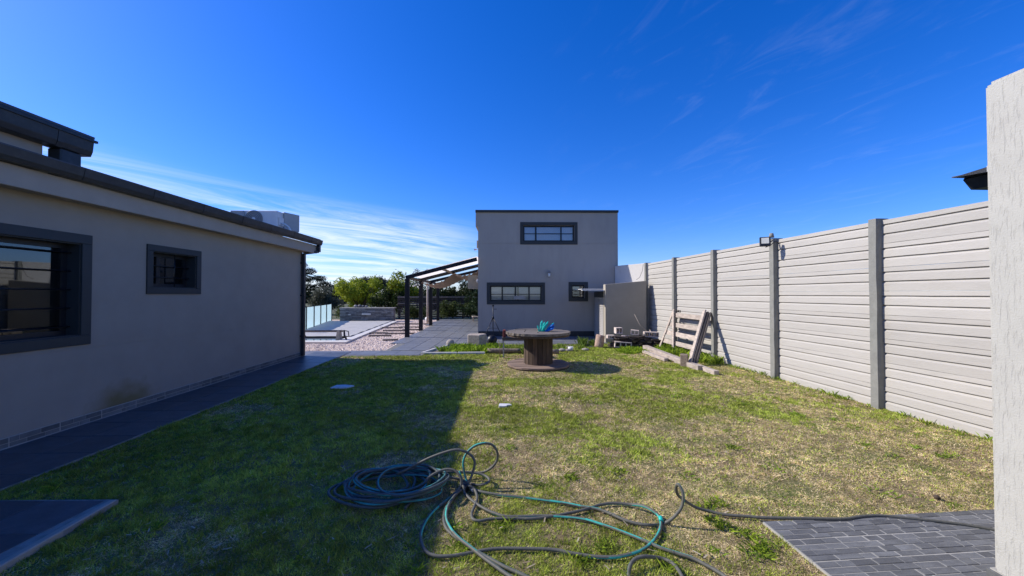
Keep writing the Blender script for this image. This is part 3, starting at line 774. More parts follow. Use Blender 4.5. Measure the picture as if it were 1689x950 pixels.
# ------------------------------------------------------------------ rough plastered wall end, right foreground
rw = empty('plastered_wall', (2.52, 2.03, 0), 0.05, 'tall pale wall end with rough scratched plaster and slate skirting', 'wall')
me_ = MB().box(0, 0.25, -4.0, 0, -0.05, 2.675).mesh('wall_face', M['bark_plaster'])
import bmesh
bm = bmesh.new(); bm.from_mesh(me_); bmesh.ops.bevel(bm, geom=bm.edges[:], offset=0.022, segments=3, affect='EDGES'); bm.to_mesh(me_); bm.free()
inst('wall_face', me_, rw)
sk = MB().box(-0.004, 0.254, -4.0, 0.004, 0.0, 0.112).build('skirting', M['grout'], rw)
for q in range(8):
    MB().box(-0.016, -0.0045, -0.44*(q+1)+0.004 + (0.0), -0.44*q - 0.0 + (0.012 if q == 0 else 0), 0.006, 0.106).build('tile', M['slate'], sk, 0.0015)
MB().box(-0.003, 0.25, 0.0045, 0.0155, 0.006, 0.106).build('tile', M['slate'], sk, 0.0015)

# neighbour's eave beyond the fence
nb = empty('neighbour_house', (6.34, 2.0, -0.07), 0.05, 'neighbouring house with dark eave gutter showing above the fence', 'house')
MB().box(0.0, 4.0, -5, 2.2, -0.05, 2.86).build('wall', M['house'], nb)
MB().prism([(-0.78, 2.99), (-0.68, 2.875), (4.0, 2.875), (4.0, 3.02), (-0.76, 3.02)], 2.30, 2.62, 'y').build('eave_box', M['gutter'], nb)
gl_ = MB().prism([(2.27, 2.985), (2.24, 3.035), (2.24, 3.05), (2.255, 3.05), (2.285, 3.0), (2.64, 3.022), (2.64, 3.035), (2.285, 3.012)], -0.90, 4.0, 'x').build('gutter', M['roof'], nb)
MB().prism([(2.27, 2.98), (2.235, 3.03), (2.235, 3.055), (2.3, 3.055), (2.3, 2.99)], -0.915, -0.902, 'x').build('gutter_end', M['acgrey'], gl_)
MB().prism([(2.6, 3.06), (-5, 4.2), (-5, 4.24), (2.6, 3.10)], 0.1, 4.0, 'x').build('roof', M['roof'], nb)

# ------------------------------------------------------------------ cable-reel table
reel = empty('cable_reel_table', (0.565, 8.28, 0), R(8), 'weathered wooden cable reel used as a round table on the lawn', 'table')
def disc_planks(nm, rad, n, z0, z1, mat, gap=0.006, rag=0.0, parent=reel):
    wdt = 2*rad/n
    for i in range(n):
        a = -rad + i*wdt + gap/2; b = -rad + (i+1)*wdt - gap/2
        top = []; k_ = 7
        up_ = [(math.sqrt(max(rad**2 - q*q, 0.0004)) - random.uniform(0, rag), q) for q in np.linspace(a, b, k_)]
        dn = [(-math.sqrt(max(rad**2 - q*q, 0.0004)) + random.uniform(0, rag), q) for q in np.linspace(b, a, k_)]
        dz = random.uniform(-.006, .006) if rag else 0
        MB().prism(up_ + dn, z0+dz, z1+dz, 'z').build(nm, mat, parent)
disc_planks('top_plank', 0.70, 9, 0.695, 0.745, M['topwood'], 0.014, 0.03)
und = empty('under_disc', (0, 0, 0), R(90), parent=reel)
bpy.data.objects.remove(und)
MB().cyl((0, 0, 0.655), (0, 0, 0.690), 0.665, n=40, smooth=False).build('under_disc', M['stavewood'], reel)
disc_planks('base_plank', 0.67, 8, 0.030, 0.062, M['basewood'], 0.006, 0.008)
MB().cyl((0, 0, 0.0), (0, 0, 0.028), 0.655, n=40, smooth=False).build('base_disc', M['stavewood'], reel)
ns = 19
for i in range(ns):
    a = 2*math.pi*i/ns; hw = 0.305*math.tan(math.pi/ns) - 0.004
    Mx = Matrix.Rotation(a, 4, 'Z')
    rr = random.uniform(-.006, .006)
    MB().box(0.275+rr, 0.308+rr, -hw, hw, 0.064, 0.654, Mx).build('stave', M['stavewood'], reel, 0.004)
MB().cyl((0, 0, 0.064), (0, 0, 0.65), 0.272, n=19).build('core', M['slats'], reel)
for i in range(6):
    a = 2*math.pi*i/6 + 0.3
    MB().cyl((0.33*math.cos(a), 0.33*math.sin(a), 0.74), (0.33*math.cos(a), 0.33*math.sin(a), 0.757), 0.016, n=6, smooth=False).build('bolt', M['slats'], reel)

# spiky turquoise and blue ornament on the table
orn = empty('spiky_ornament', (0.66, 8.20, 0.753), 0, 'cluster of turquoise and blue pointed crystals on the reel table', 'ornament')
def crystal(dx, dz, dy, base, r, mat, n=6):
    b = Vector((base[0], base[1], 0.0)); t_ = b + Vector((dx, dy, dz)); md = b + (t_-b)*0.78
    mb = MB(); mb.cyl(b - Vector((0, 0, 0.005)), md, r*0.75, r, n, smooth=False, caps=False); mb.cyl(md, t_, r, 0.004, n, smooth=False)
    mb.build('crystal', M[mat], orn)
for a in ((0.045, 0.235, 0.0, (-0.055, 0), 0.030, 'teal'), (0.11, 0.215, 0.02, (0.01, 0), 0.026, 'teal'), (0.075, 0.145, -0.03, (-0.02, -0.03), 0.022, 'teal'),
          (0.205, 0.185, 0.01, (0.04, 0.01), 0.021, 'teal'), (0.185, 0.165, -0.02, (0.06, 0), 0.026, 'blue'), (0.195, 0.105, 0.01, (0.065, 0.0), 0.030, 'blue'),
          (0.18, 0.065, -0.04, (0.05, -0.03), 0.024, 'blue'), (-0.035, 0.125, 0.0, (-0.08, 0), 0.014, 'teal'), (-0.02, 0.08, -0.03, (-0.085, -0.02), 0.014, 'teal'),
          (0.03, 0.11, -0.03, (-0.06, -0.035), 0.018, 'teal'), (0.06, 0.20, 0.04, (-0.01, 0.03), 0.024, 'teal')):
    crystal(*a)

# little grill table behind the reel, with a red box
gt = empty('low_table', (0.05, 9.45, 0.06), 0.03, 'low grey metal table behind the cable reel', 'table')
MB().box(-0.30, 0.34, -0.17, 0.17, 0.40, 0.425).build('table_top', M['gutter'], gt, 0.004)
MB().box(-0.29, 0.33, -0.16, 0.16, 0.36, 0.399).build('apron', M['greywood'], gt)
for sx in (-0.26, 0.28):
    for sy in (-0.14, 0.14): MB().box(sx-.015, sx+.015, sy-.015, sy+.015, -0.06, 0.36).build('leg', M['acgrey'], gt)
tag(MB().box(-0.225, -0.155, 9.38, 9.56, 0.487, 0.665).build('red_box', M['red'], None, 0.008), 'dark red brown box standing on the low grey table', 'box')
for i, (dx, dy, r_) in enumerate(((0.0, 9.42, 0.035), (0.09, 9.37, 0.028), (0.17, 9.44, 0.032))):
    tag(MB().ball((dx, dy, 0.485+r_*0.7), r_, r_*0.9, r_*0.75, 9, 6, 0.12).build('stone', M['rock']), 'small pale stone lying on the low grey table', 'stone', 'stones on the low table')
st = MB().tube([(-0.29, 9.33, 0.0), (-0.30, 9.34, 0.28), (-0.34, 9.36, 0.44)], 0.009, 6).tube([(-0.30, 9.34, 0.26), (-0.25, 9.33, 0.36)], 0.01, 6).build('stick', M['oldwood'])
tag(st, 'short pale forked stick standing by the low table', 'stick')

# ------------------------------------------------------------------ tripod, logs, stones near the grey building
tp = empty('tripod', (-0.63, 12.7, 0), 0.2, 'thin black camera tripod standing before the grey building', 'tripod')
MB().cyl((0, 0, 0.35), (0, 0, 1.16), 0.014, n=8).build('column', M['black'], tp)
MB().box(-0.03, 0.03, -0.03, 0.03, 1.14, 1.19).box(0.03, 0.12, -0.01, 0.01, 1.04, 1.06).build('head', M['black'], tp)
MB().cyl((0, 0, 0.74), (0, 0, 0.80), 0.035, n=8).build('collar', M['black'], tp)
for a in (R(200), R(-30), R(80)):
    MB().cyl((0, 0, 0.77), (0.40*math.cos(a), 0.40*math.sin(a), 0.0), 0.014, 0.010, 8).build('leg', M['black'], tp)
    MB().cyl((0, 0, 0.42), (0.19*math.cos(a), 0.19*math.sin(a), 0.42), 0.006, n=6).build('brace', M['black'], tp)
def loggy(name, p0, p1, r0, r1, mat, label, cat, n=14):
    mb = MB(); p0, p1 = Vector(p0), Vector(p1)
    pts = [p0.lerp(p1, k_/6) + Vector((random.uniform(-.01, .01), 0, random.uniform(-.004, .008))) for k_ in range(7)]
    mb.tube(pts, [r0 + (r1-r0)*k_/6 + random.uniform(-.006, .006) for k_ in range(7)], n)
    return tag(mb.build(name, mat), label, cat)
sb = MB(); sb.prism([(-1.30, 11.18), (-0.93, 11.05), (-0.74, 11.28), (-0.85, 11.52), (-1.26, 11.48)], -0.02, 0.37, 'z')
tag(sb.build('wood_block', M['palewood'], None, 0.02), 'big pale sawn wood block standing at the tiled patio edge', 'wood block')
bagv = MB().ball((-0.62, 11.75, 0.13), 0.16, 0.13, 0.17, 10, 7, 0.1)
tag(bagv.build('bag', M['black']), 'slumped black bag on the ground behind the pale wood block', 'bag')
loggy('log', (-0.63, 9.98, 0.065), (0.26, 9.99, 0.065), 0.072, 0.066, M['oldwood'], 'grey log lying along the flower bed edge left of the reel', 'log')
loggy('log', (0.30, 9.96, 0.055), (1.22, 9.93, 0.055), 0.06, 0.066, M['oldwood'], 'dark log lying behind the reel drum on the lawn', 'log')
loggy('log', (2.50, 11.05, 0.0), (2.56, 11.10, 0.36), 0.13, 0.12, M['cutlog'], 'short reddish upright log stump by the louvred door', 'log', 12)
tag(MB().ball((-1.83, 11.35, 0.09), 0.125, 0.12, 0.12, 14, 9, 0.03).build('boulder', M['rock']), 'round pale boulder in the weedy flower bed', 'boulder')
# edging kerbs of the flower bed
for p0, p1, lb in (((-2.26, 9.83), (-1.42, 9.86), 'pale kerb strip between the lawn and weedy bed, at the path corner'), ((-1.40, 9.86), (-0.70, 9.90), 'pale kerb strip between lawn and weedy bed, ending at the log'), ((-2.30, 9.88), (-2.12, 10.6), 'pale kerb strip between weedy bed and tiled path, at the lawn corner'), ((-2.10, 10.62), (-1.90, 11.25), 'pale kerb strip between weedy bed and patio, beside the round boulder')):
    k = MB(); k.beam((p0[0], p0[1], 0.022), (p1[0], p1[1], 0.022), 0.07, 0.07)
    tag(k.build('kerb_stone', M['coping'], None, 0.008), lb, 'kerb', 'kerbs of the flower bed')
for i in range(26):
    x_, y_ = random.uniform(-1.6, 2.3), random.uniform(10.25, 11.5)
    if -1.4 < x_ < -0.6 and y_ > 10.9: continue
    r_ = random.uniform(.03, .085)
    tag(MB().ball((x_, y_, r_*0.3), r_*1.3, r_, r_*0.6, 8, 6, 0.15).build('stone', M['rock']), 'pale field stone scattered between the weeds behind the reel', 'stone', 'stones in the flower bed')
tag(MB().cyl((1.60, 10.45, 0.0), (1.60, 10.45, 0.11), 0.06, 0.075, 14).build('pot', M['white']), 'small white pot on the ground behind the reel table', 'pot')

# ------------------------------------------------------------------ rubble pile by the store
def hollow_block(name, loc, rz, tilt, sx, sy, sz, label):
    e = MB(); t_ = 0.022; mid = 0
    e.box(-sx/2, sx/2, -sy/2, sy/2, 0, t_); e.box(-sx/2, sx/2, -sy/2, sy/2, sz-t_, sz)
    nw = 3 if sx > 0.28 else 2
    for k_ in range(nw+1):
        xx = -sx/2 + (sx - t_)*k_/nw
        e.box(xx, xx+t_, -sy/2, sy/2, t_, sz-t_)
    o = e.build(name, M['block'])
    o.location = loc; o.rotation_euler = (tilt[0], tilt[1], rz)
    return tag(o, label, 'block', 'hollow blocks in the rubble pile')
hollow_block('hollow_block', (3.13, 10.83, 0.04), -0.10, (0, 0.06), 0.46, 0.17, 0.16, 'long pale hollow block at the foot of the rubble pile')
hollow_block('hollow_block', (3.10, 11.16, 0.405), 0.05, (0, 0), 0.19, 0.2, 0.17, 'hollow block on top of the rubble pile nearest the stump')
hollow_block('hollow_block', (3.56, 11.12, 0.375), -0.3, (0, 0.08), 0.22, 0.2, 0.13, 'hollow block on the middle of the rubble pile')
hollow_block('hollow_block', (4.02, 11.08, 0.315), -0.12, (0, 0.03), 0.40, 0.2, 0.14, 'hollow block on the fence end of the rubble pile')
hollow_block('hollow_block', (2.86, 11.12, 0.26), 0.0, (0, 0.0), 0.20, 0.18, 0.1, 'low hollow block at the stump end of the rubble pile')
for lay in range(7):
    z = 0.012 + lay*0.05
    span0, span1 = 2.88 + lay*0.02, 4.22 - (0.0 if lay < 5 else 0.45)
    for k_ in range(6 if lay < 5 else 4):
        for yj in (10.98, 11.20):
            if lay == 6 and yj > 11.1: continue
            ln_k = random.uniform(0.24, 0.42); xx = span0 + (k_+0.5)*(span1-span0)/(6 if lay < 5 else 4) + random.uniform(-.05, .05)
            pale = random.random() < 0.13
            o = MB().box(-ln_k/2, ln_k/2, -0.11, 0.11, 0, 0.035).build('tile', M['darktile'], None, 0.003) if not pale else MB().box(-0.11, 0.11, -0.055, 0.055, 0, 0.045).build('brick', M['block'], None, 0.003)
            o.location = (xx, yj + random.uniform(-.07, .07), z); o.rotation_euler = (random.uniform(-.10, .10), random.uniform(-.12, .12), random.uniform(-.5, .5))
            tag(o, 'flat pale brick wedged in the rubble pile by the store' if pale else 'flat dark roof tile stacked in the rubble pile by the store',
                'brick' if pale else 'tile', 'bricks in the rubble pile' if pale else 'tiles in the rubble pile')
for p0, p1, lb in (((3.62, 11.30, 0.95), (4.02, 11.2, 0.40), 'thin dry twig leaning on the rubble pile towards the store wall'), ((4.05, 11.25, 0.50), (4.22, 11.1, 0.36), 'short pale stick on top of the rubble pile')):
    mid_ = (Vector(p0)+Vector(p1))/2 + Vector((-.05, 0, -.05))
    tag(MB().tube([p0, mid_, p1], 0.008 if 'twig' in lb else 0.014, 5).build('twig', M['palewood']), lb, 'stick')

# ------------------------------------------------------------------ leaning gate, plank bundle and beams by the fence
def fx(Y): return 5.01 - 0.078*(Y-5.22)        # fence face
gate = empty('wooden_gate', (4.3, 9.9, 0), 0.0, 'pale weathered ranch gate leaning against the concrete fence', 'gate')
def gp_(s, z):      # s along the gate (0 far end .. 1 near end), z up its face
    Yb = 10.75 - 1.62*s; top = Vector((fx(Yb-0.08) - 0.13, Yb-0.25, 1.10)); bot = Vector((fx(Yb) - 0.42, Yb + 0.05, 0.0))
    return bot.lerp(top, z/1.10) - Vector((4.3, 9.9, 0))
nrm = (-0.93, -0.1, 0.34)
for z in (0.26, 0.49, 0.72, 0.98):
    MB().beam(gp_(0, z), gp_(1, z), 0.025, 0.115, (0.25, 0.1, 1)).build('rail', M['palewood'], gate, 0.003)
def stile(a, b, off, wd=0.085):
    o_ = Vector((-0.028*off, 0, 0.01*off)); b_ = MB()
    b_.beam(Vector(a)+o_, Vector(b)+o_, 0.026, wd, (0, 1, 0.0)); return b_
stile(gp_(0.02, 0.02), gp_(0.02, 1.12), 1).build('stile', M['palewood'], gate, 0.003)
stile(gp_(0.98, 0.02), gp_(0.98, 1.12), 1).build('stile', M['palewood'], gate, 0.003)
stile(gp_(0.05, 1.08), gp_(0.52, 0.05), 2.05).build('brace', M['palewood'], gate, 0.003)
for k_ in range(3):
    q = gp_(0.10 + 0.055*k_, 1.06); MB().cyl(q, q + Vector((0, 0, 0.06)), 0.018, n=7).build('bolt', M['slats'], gate)
# bundle of three planks leaning in front of the near end
for k_, lb in enumerate(('pale plank leaning on the gate, outermost of the leaning bundle', 'grey plank leaning on the gate, middle of the leaning bundle', 'dark plank leaning on the gate, innermost of the leaning bundle')):
    p0 = Vector((3.80 + 0.062*k_, 8.22 + 0.0*k_, 0.02)); p1 = Vector((4.50 + 0.055*k_, 8.94 - 0.01*k_, 1.16 - 0.015*k_ - (0.03 if k_ else 0)))
    o = MB().beam(p0, p1, 0.038, 0.115, (0.2, 1, 0.2)).build('plank', M['palewood' if k_ == 0 else 'greywood'], None, 0.003)
    tag(o, lb, 'plank', 'planks leaning on the gate')
for (a, b, wd, hg, lb) in (((3.60, 10.35, 0.12), (3.74, 8.35, 0.075), 0.14, 0.10, 'long square pale beam lying near the gate foot'),
                           ((3.46, 10.05, 0.045), (3.52, 8.75, 0.045), 0.09, 0.07, 'short thin pale beam lying on the lawn side of the timber'),
                           ((3.58, 10.0, 0.035), (3.60, 8.9, 0.035), 0.07, 0.06, 'narrow pale beam lying between two longer beams'),
                           ((3.70, 8.62, 0.055), (3.80, 7.72, 0.055), 0.115, 0.10, 'square pale beam with sawn end under the leaning planks'),
                           ((3.86, 8.30, 0.045), (3.90, 7.30, 0.045), 0.10, 0.085, 'square pale beam reaching farthest onto the open lawn')):
    tag(MB().beam(a, b, wd, hg).build('beam', M['palewood'], None, 0.006), lb, 'beam', 'timber beams beside the gate')
MB_ = MB(); MB_.prism([(3.60, 8.20), (3.72, 8.10), (3.80, 8.25), (3.68, 8.36)], 0.0, 0.26, 'z')
o = MB_.build('wood_offcut', M['oldwood'], None, 0.01); tag(o, 'stubby grey brown offcut propping the leaning planks', 'wood offcut')

# white things lying on the lawn
o = MB().prism([(-0.16, -0.09), (0.10, -0.10), (0.19, 0.02), (0.02, 0.11), (-0.12, 0.10)], 0.0, 0.025, 'z').build('stone_slab', M['paper'], None, 0.004)
o.location = (-2.80, 6.32, 0.01); o.rotation_euler = (0, 0, 0.1); tag(o, 'flat white slab lying on the shaded lawn', 'slab')
o = MB().prism([(-0.085, -0.05), (0.02, -0.055), (0.03, -0.01), (0.10, 0.0), (0.07, 0.05), (-0.07, 0.06)], 0.0, 0.022, 'z').build('paper_scrap', M['paper'], None, 0.003)
o.location = (-0.10, 5.25, 0.015); o.rotation_euler = (0.03, 0.02, 0.1); tag(o, 'torn white scrap lying on the sunlit lawn', 'paper')
o = MB().ball((3.20, 2.90, 0.02), 0.022, 0.018, 0.018, 8, 6, 0.2).build('pine_cone', M['bark']); tag(o, 'small dark cone lying at the slate patio edge', 'cone')

# ------------------------------------------------------------------ pool garden
pool = MB(); PA = (-5.25, 12.1); PB = (-6.45, 21.6)
def pshape(inset):
    return [(-12.0, 12.1+inset), (PA[0]-inset, PA[1]+inset), (PB[0]-inset, PB[1]-inset), (-12.0, 21.6-inset)]
cop = MB(); oo, ii = pshape(0), pshape(0.42)
cop.add([(p[0], p[1], 0.035) for p in oo] + [(p[0], p[1], 0.035) for p in ii] + [(p[0], p[1], -0.05) for p in oo] + [(p[0], p[1], -0.05) for p in ii],
        [(0, 1, 5, 4), (1, 2, 6, 5), (2, 3, 7, 6), (3, 0, 4, 7)] + [(8, 9, 1, 0), (9, 10, 2, 1), (10, 11, 3, 2)] + [(4, 5, 13, 12), (5, 6, 14, 13), (6, 7, 15, 14)])
cop = cop.build('pool_coping', M['coping']); tag(cop, kind='structure')
tag(sheet('pool_water', pshape(0.40), 0.0, M['water']), kind='structure')
cv_ = MB(); nx, ny = 26, 34; vs = []
for j in range(ny+1):
    for i in range(nx+1):
        f, g_ = i/nx, j/ny
        yy = 13.55 + (21.35-13.55)*g_; xr = PA[0] - 0.30 - (yy-12.1)*0.126; xx = -11.6 + (xr+11.6)*f
        vs.append((xx, yy, 0.058 + 0.010*math.sin(yy*5.2 + xx*0.7)*math.sin(xx*1.3) - 0.02*math.sin(math.pi*f)*math.sin(math.pi*min(1, g_*1.2)) + random.uniform(-.003, .003)))
cv_.add(vs, [(j*(nx+1)+i, j*(nx+1)+i+1, (j+1)*(nx+1)+i+1, (j+1)*(nx+1)+i) for j in range(ny) for i in range(nx)], True)
tag(cv_.build('pool_cover', M['cover']), 'pale grey wrinkled cover stretched over the swimming pool', 'pool cover')
ro = empty('pool_roller', (-6.2, 12.75, 0.025), 0.02, 'pool cover roller bar with crank at the near pool edge', 'roller')
MB().cyl((-3.4, 0, 0.29), (0.55, 0, 0.29), 0.035, n=12).build('bar', M['greywood'], ro)
MB().prism([(0.36, 0.0), (0.50, 0.0), (0.47, 0.30), (0.40, 0.30)], -0.10, 0.10, 'y').build('stand', M['concrete'], ro)
MB().prism([(-3.3, 0.0), (-3.16, 0.0), (-3.19, 0.30), (-3.26, 0.30)], -0.10, 0.10, 'y').build('stand', M['concrete'], ro)
MB().tube([(0.53, 0, 0.29), (0.60, 0, 0.31), (0.62, -0.02, 0.15), (0.70, -0.05, 0.02)], 0.03, 8).tube([(0.60, 0, 0.31), (0.74, 0, 0.28), (0.76, 0, 0.12)], 0.018, 6).build('crank', M['black'], ro)
# stacked stone feature wall
sw_ = empty('stone_wall', (-8.25, 21.75, 0), 0.02, 'low stacked stone water feature wall at the pool end', 'wall')
MB().box(-1.50, 1.50, 0.02, 0.36, -0.05, 0.70).build('core', M['stone'], sw_)
z = 0.0
while z < 0.68:
    h = random.choice((0.05, 0.065, 0.08)); x = -1.52
    while x < 1.5:
        l_ = min(random.uniform(0.15, 0.5), 1.52 - x)
        MB().box(x+.004, x+l_-.004, -0.02 - random.uniform(0, .035), 0.018, z+.003, z+h-.003).build('stone', M['stone'], sw_, 0.006)
        x += l_
    z += h
MB().box(-1.56, 1.56, -0.06, 0.42, z+0.001, z+0.05).build('capping', M['concrete'], sw_, 0.01)
MB().box(-0.25, 0.25, -0.12, -0.058, 0.37, 0.46).build('spout', M['coping'], sw_)
MB().box(-1.02, -0.88, -0.11, -0.058, 0.36, 0.42).build('spout', M['coping'], sw_)
for (dx, r_) in ((-0.72, 0.09), (-0.50, 0.10), (-0.30, 0.08), (-0.12, 0.07)):
    tag(MB().ball((-8.25+dx, 21.95, z+0.05+r_*0.8), r_*1.2, r_, r_*0.85, 8, 6, 0.2).build('stone', M['stone']), 'rough dark rock resting on the stone feature wall', 'stone', 'rocks on the feature wall')
# frameless glass pool fence
gf = empty('glass_fence', (-9.4, 18.5, 0), 0.0, 'glass pool fence panels between slim black posts', 'fence')
pts = [Vector((-8.55 - 1.75*k_/5 - 9.4 + 9.4, 15.2 + 6.6*k_/5, 0)) for k_ in range(6)]
for k_, p in enumerate(pts):
    q = p - Vector((-9.4, 18.5, 0))
    MB().box(q.x-.03, q.x+.03, q.y-.03, q.y+.03, 0, 1.02).build('post', M['black'], gf)
    if k_ < 5:
        r2 = pts[k_+1] - Vector((-9.4, 18.5, 0)); dd_ = (r2-q).normalized()
        a, b = q + dd_*0.05, r2 - dd_*0.05
        MB().beam((a.x, a.y, 0.50), (b.x, b.y, 0.50), 0.010, 0.94).build('glass_panel', M['frost'], gf)
# sleepers in the gravel
for (x_, y_, l_, rz) in ((-4.4, 15.0, 1.1, 0.02), (-5.0, 16.2, 0.9, 0.0), (-4.9, 14.2, 0.8, 0.05), (-5.6, 17.6, 1.0, 0), (-4.8, 17.9, 1.0, 0.03), (-4.1, 12.9, 0.5, 0.25), (-5.2, 19.8, 2.2, 0), (-4.4, 16.6, 0.7, 0.0), (-5.3, 15.2, 0.7, 0.0), (-7.4, 11.45, 1.6, 0.0)):
    o = MB().box(-l_/2, l_/2, -0.09, 0.09, -0.03, 0.035).build('sleeper', M['greywood'], None, 0.006); o.location = (x_, y_, 0); o.rotation_euler = (0, 0, rz)
    tag(o, 'dark timber sleeper sunk in the pale gravel beside the pool', 'sleeper', 'sleepers in the gravel')
tag(MB().ball((-4.75, 21.6, 0.13), 0.17, 0.17, 0.16, 12, 8).build('ball', M['white']), 'white round ball lying on the gravel by the pergola', 'ball')

# ------------------------------------------------------------------ pergola
per = empty('pergola', (-3.6, 13.1, 0), 0.0, 'black steel pergola with translucent roof beside the grey building', 'pergola')
PP = [(-3.74, 13.65), (-3.86, 16.2), (-4.00, 18.8), (-4.30, 22.2)]
O = Vector((-3.6, 13.1, 0)); WX, PZ0, PZ1 = BL-0.02, 2.10, 2.80
for (x_, y_) in PP:
    MB().box(x_-O.x-.075, x_-O.x+.075, y_-O.y-.06, y_-O.y+.06, 0.0, PZ0).build('post', M['steel'], per, 0.004)
    a = Vector((x_-0.06, y_, PZ0+0.04)) - O; b = Vector((WX, y_, PZ1)) - O
    MB().beam(a, b, 0.06, 0.13).build('rafter', M['steel'], per)
for k_ in range(3):
    a = Vector((*PP[k_], PZ0+0.03)) - O + Vector((0, 0.035, 0)); b = Vector((*PP[k_+1], PZ0+0.03)) - O - Vector((0, 0.035, 0))
    MB().beam(a, b, 0.06, 0.10).build('beam', M['steel'], per)
    xm = (PP[k_][0]+WX)/2; xm2 = (PP[k_+1][0]+WX)/2
    MB().beam(Vector((xm, PP[k_][1]+.035, (PZ0+PZ1)/2)) - O, Vector((xm2, PP[k_+1][1]-.035, (PZ0+PZ1)/2)) - O, 0.05, 0.08).build('purlin', M['oldwood'], per)
    (x0, y0), (x1, y1) = PP[k_], PP[k_+1]
    mb = MB(); zz = 0.115
    q = [Vector((x0, y0+.02, PZ0+zz)), Vector((WX, y0+.02, PZ1+zz-.02)), Vector((WX, y1-.02, PZ1+zz-.02)), Vector((x1, y1-.02, PZ0+zz))]
    q = [p - O for p in q]; q2 = [p + Vector((0, 0, 0.012)) for p in q]
    mb.add(q + q2, [(3, 2, 1, 0), (4, 5, 6, 7), (0, 1, 5, 4), (1, 2, 6, 5), (2, 3, 7, 6), (3, 0, 4, 7)])
    if k_ == 0: mb.build('roof_sheet', M['polysheet'], per)
# bunched shade net hung below the rafters
mb = MB(); nx, ny = 40, 12; vs = []
for j in range(ny+1):
    for i in range(nx+1):
        f, g_ = i/nx, j/ny
        yy = 15.95 + 5.6*g_; xx = -3.80 - 0.09*(yy-16) + (WX+0.08+3.80+0.09*(yy-16))*f
        zr = PZ0 + (PZ1-PZ0)*f - 0.03
        sag = 0.38*abs(math.sin(math.pi*(f*1.9 + 0.04)))**0.8*(0.45+0.55*math.sin(math.pi*min(1, g_*0.9+.12)))
        vs.append((xx, yy + 0.06*math.sin(i*1.7), zr - sag + 0.03*math.sin(i*2.1 + j*1.3) + random.uniform(-.012, .012)))
mb.add(vs, [(j*(nx+1)+i, j*(nx+1)+i+1, (j+1)*(nx+1)+i+1, (j+1)*(nx+1)+i) for j in range(ny) for i in range(nx)], True)
tag(mb.build('shade_net', M['net']), 'mottled brown shade net sagging beneath the pergola roof', 'shade net')
sg = empty('string_lights', (-3.6, 14.5, 2.0), 0.0, 'string of small white bulbs hanging along the pergola beam', 'string lights')
pts = [(-3.78 - 0.1*f - (-3.6), 13.75 + 2.3*f - 14.5, 0.03 - 0.14*abs(math.sin(math.pi*3*f)) - 0.0) for f in np.linspace(0, 1, 25)]
MB().tube(pts, 0.006, 4).build('wire', M['black'], sg)
for p in pts[2::3]: MB().ball((p[0], p[1], p[2]-0.045), 0.032, nu=8, nv=6).build('bulb', M['bulb'], sg)
# garden bench at the far end of the patio
gb = empty('lounge_chair', (-1.75, 21.6, 0), 0.2, 'low reclining chair at the far end of the tiled patio', 'chair')
MB().beam((-0.5, 0, 0.28), (0.3, 0, 0.25), 0.5, 0.05).build('seat', M['palewood'], gb)
MB().beam((0.3, 0, 0.25), (0.75, 0, 0.55), 0.5, 0.05).build('backrest', M['palewood'], gb)
for sx in (-0.45, 0.3):
    for sy in (-0.2, 0.2): MB().box(sx-.02, sx+.02, sy-.02, sy+.02, 0, 0.25).build('leg', M['palewood'], gb)
# dark slatted fence behind
sf = empty('slatted_fence', (-4.0, 24.2, 0), 0.0, 'dark horizontal slatted timber fence behind the pool garden', 'fence')
for k_ in range(7):
    MB().box(-3.2+k_*1.35, -3.12+k_*1.35, 0.0, 0.08, 0, 1.45).build('post', M['slats'], sf)
for k_ in range(10):
    MB().box(-3.25, 5.1, -0.03, -0.003, 0.10+k_*0.135, 0.19+k_*0.135).build('slat', M['slats'] if k_ % 3 else M['greywood'], sf)
tp_ = MB().cyl((-4.55, 20.6, 0), (-4.55, 20.6, 2.3), 0.06, 0.05, 10).build('timber_pole', M['palewood']); tag(tp_, 'pale upright timber pole behind the third pergola post', 'pole')

# ------------------------------------------------------------------ trees and shrubs
def foliage(centers, radii, n, size, c0, c1, squash=1.0, aspect=0.45, seed=0, up=0.0, shell=0.45):
    g = np.random.default_rng(seed)
    centers = np.array(centers, float); radii = np.array(radii, float)
    wgt = radii**2; idx = g.choice(len(centers), n, p=wgt/wgt.sum())
    d = g.normal(size=(n, 3)); d /= np.linalg.norm(d, axis=1)[:, None]
    rr = radii[idx] * (shell + (1-shell)*g.random(n)**0.6) * (1 + 0.18*g.normal(size=n))
    pos = centers[idx] + d*rr[:, None]*np.array([1, 1, squash])
    t1 = g.normal(size=(n, 3)); t1[:, 2] += up; t1 /= np.linalg.norm(t1, axis=1)[:, None]
    t2 = np.cross(t1, g.normal(size=(n, 3))); t2 /= np.linalg.norm(t2, axis=1)[:, None]
    s = size*(0.6 + 0.8*g.random(n))[:, None]
    a, b = t1*s, t2*s*aspect
    vv = np.stack([pos - a, pos + b, pos + a, pos - b], 1).reshape(-1, 3)
    f = g.random(n)[:, None]
    clump = g.random(len(centers))[idx][:, None]
    col = np.array(c0)*(1-(0.5*f+0.5*clump)) + np.array(c1)*(0.5*f+0.5*clump)
    return vv, col
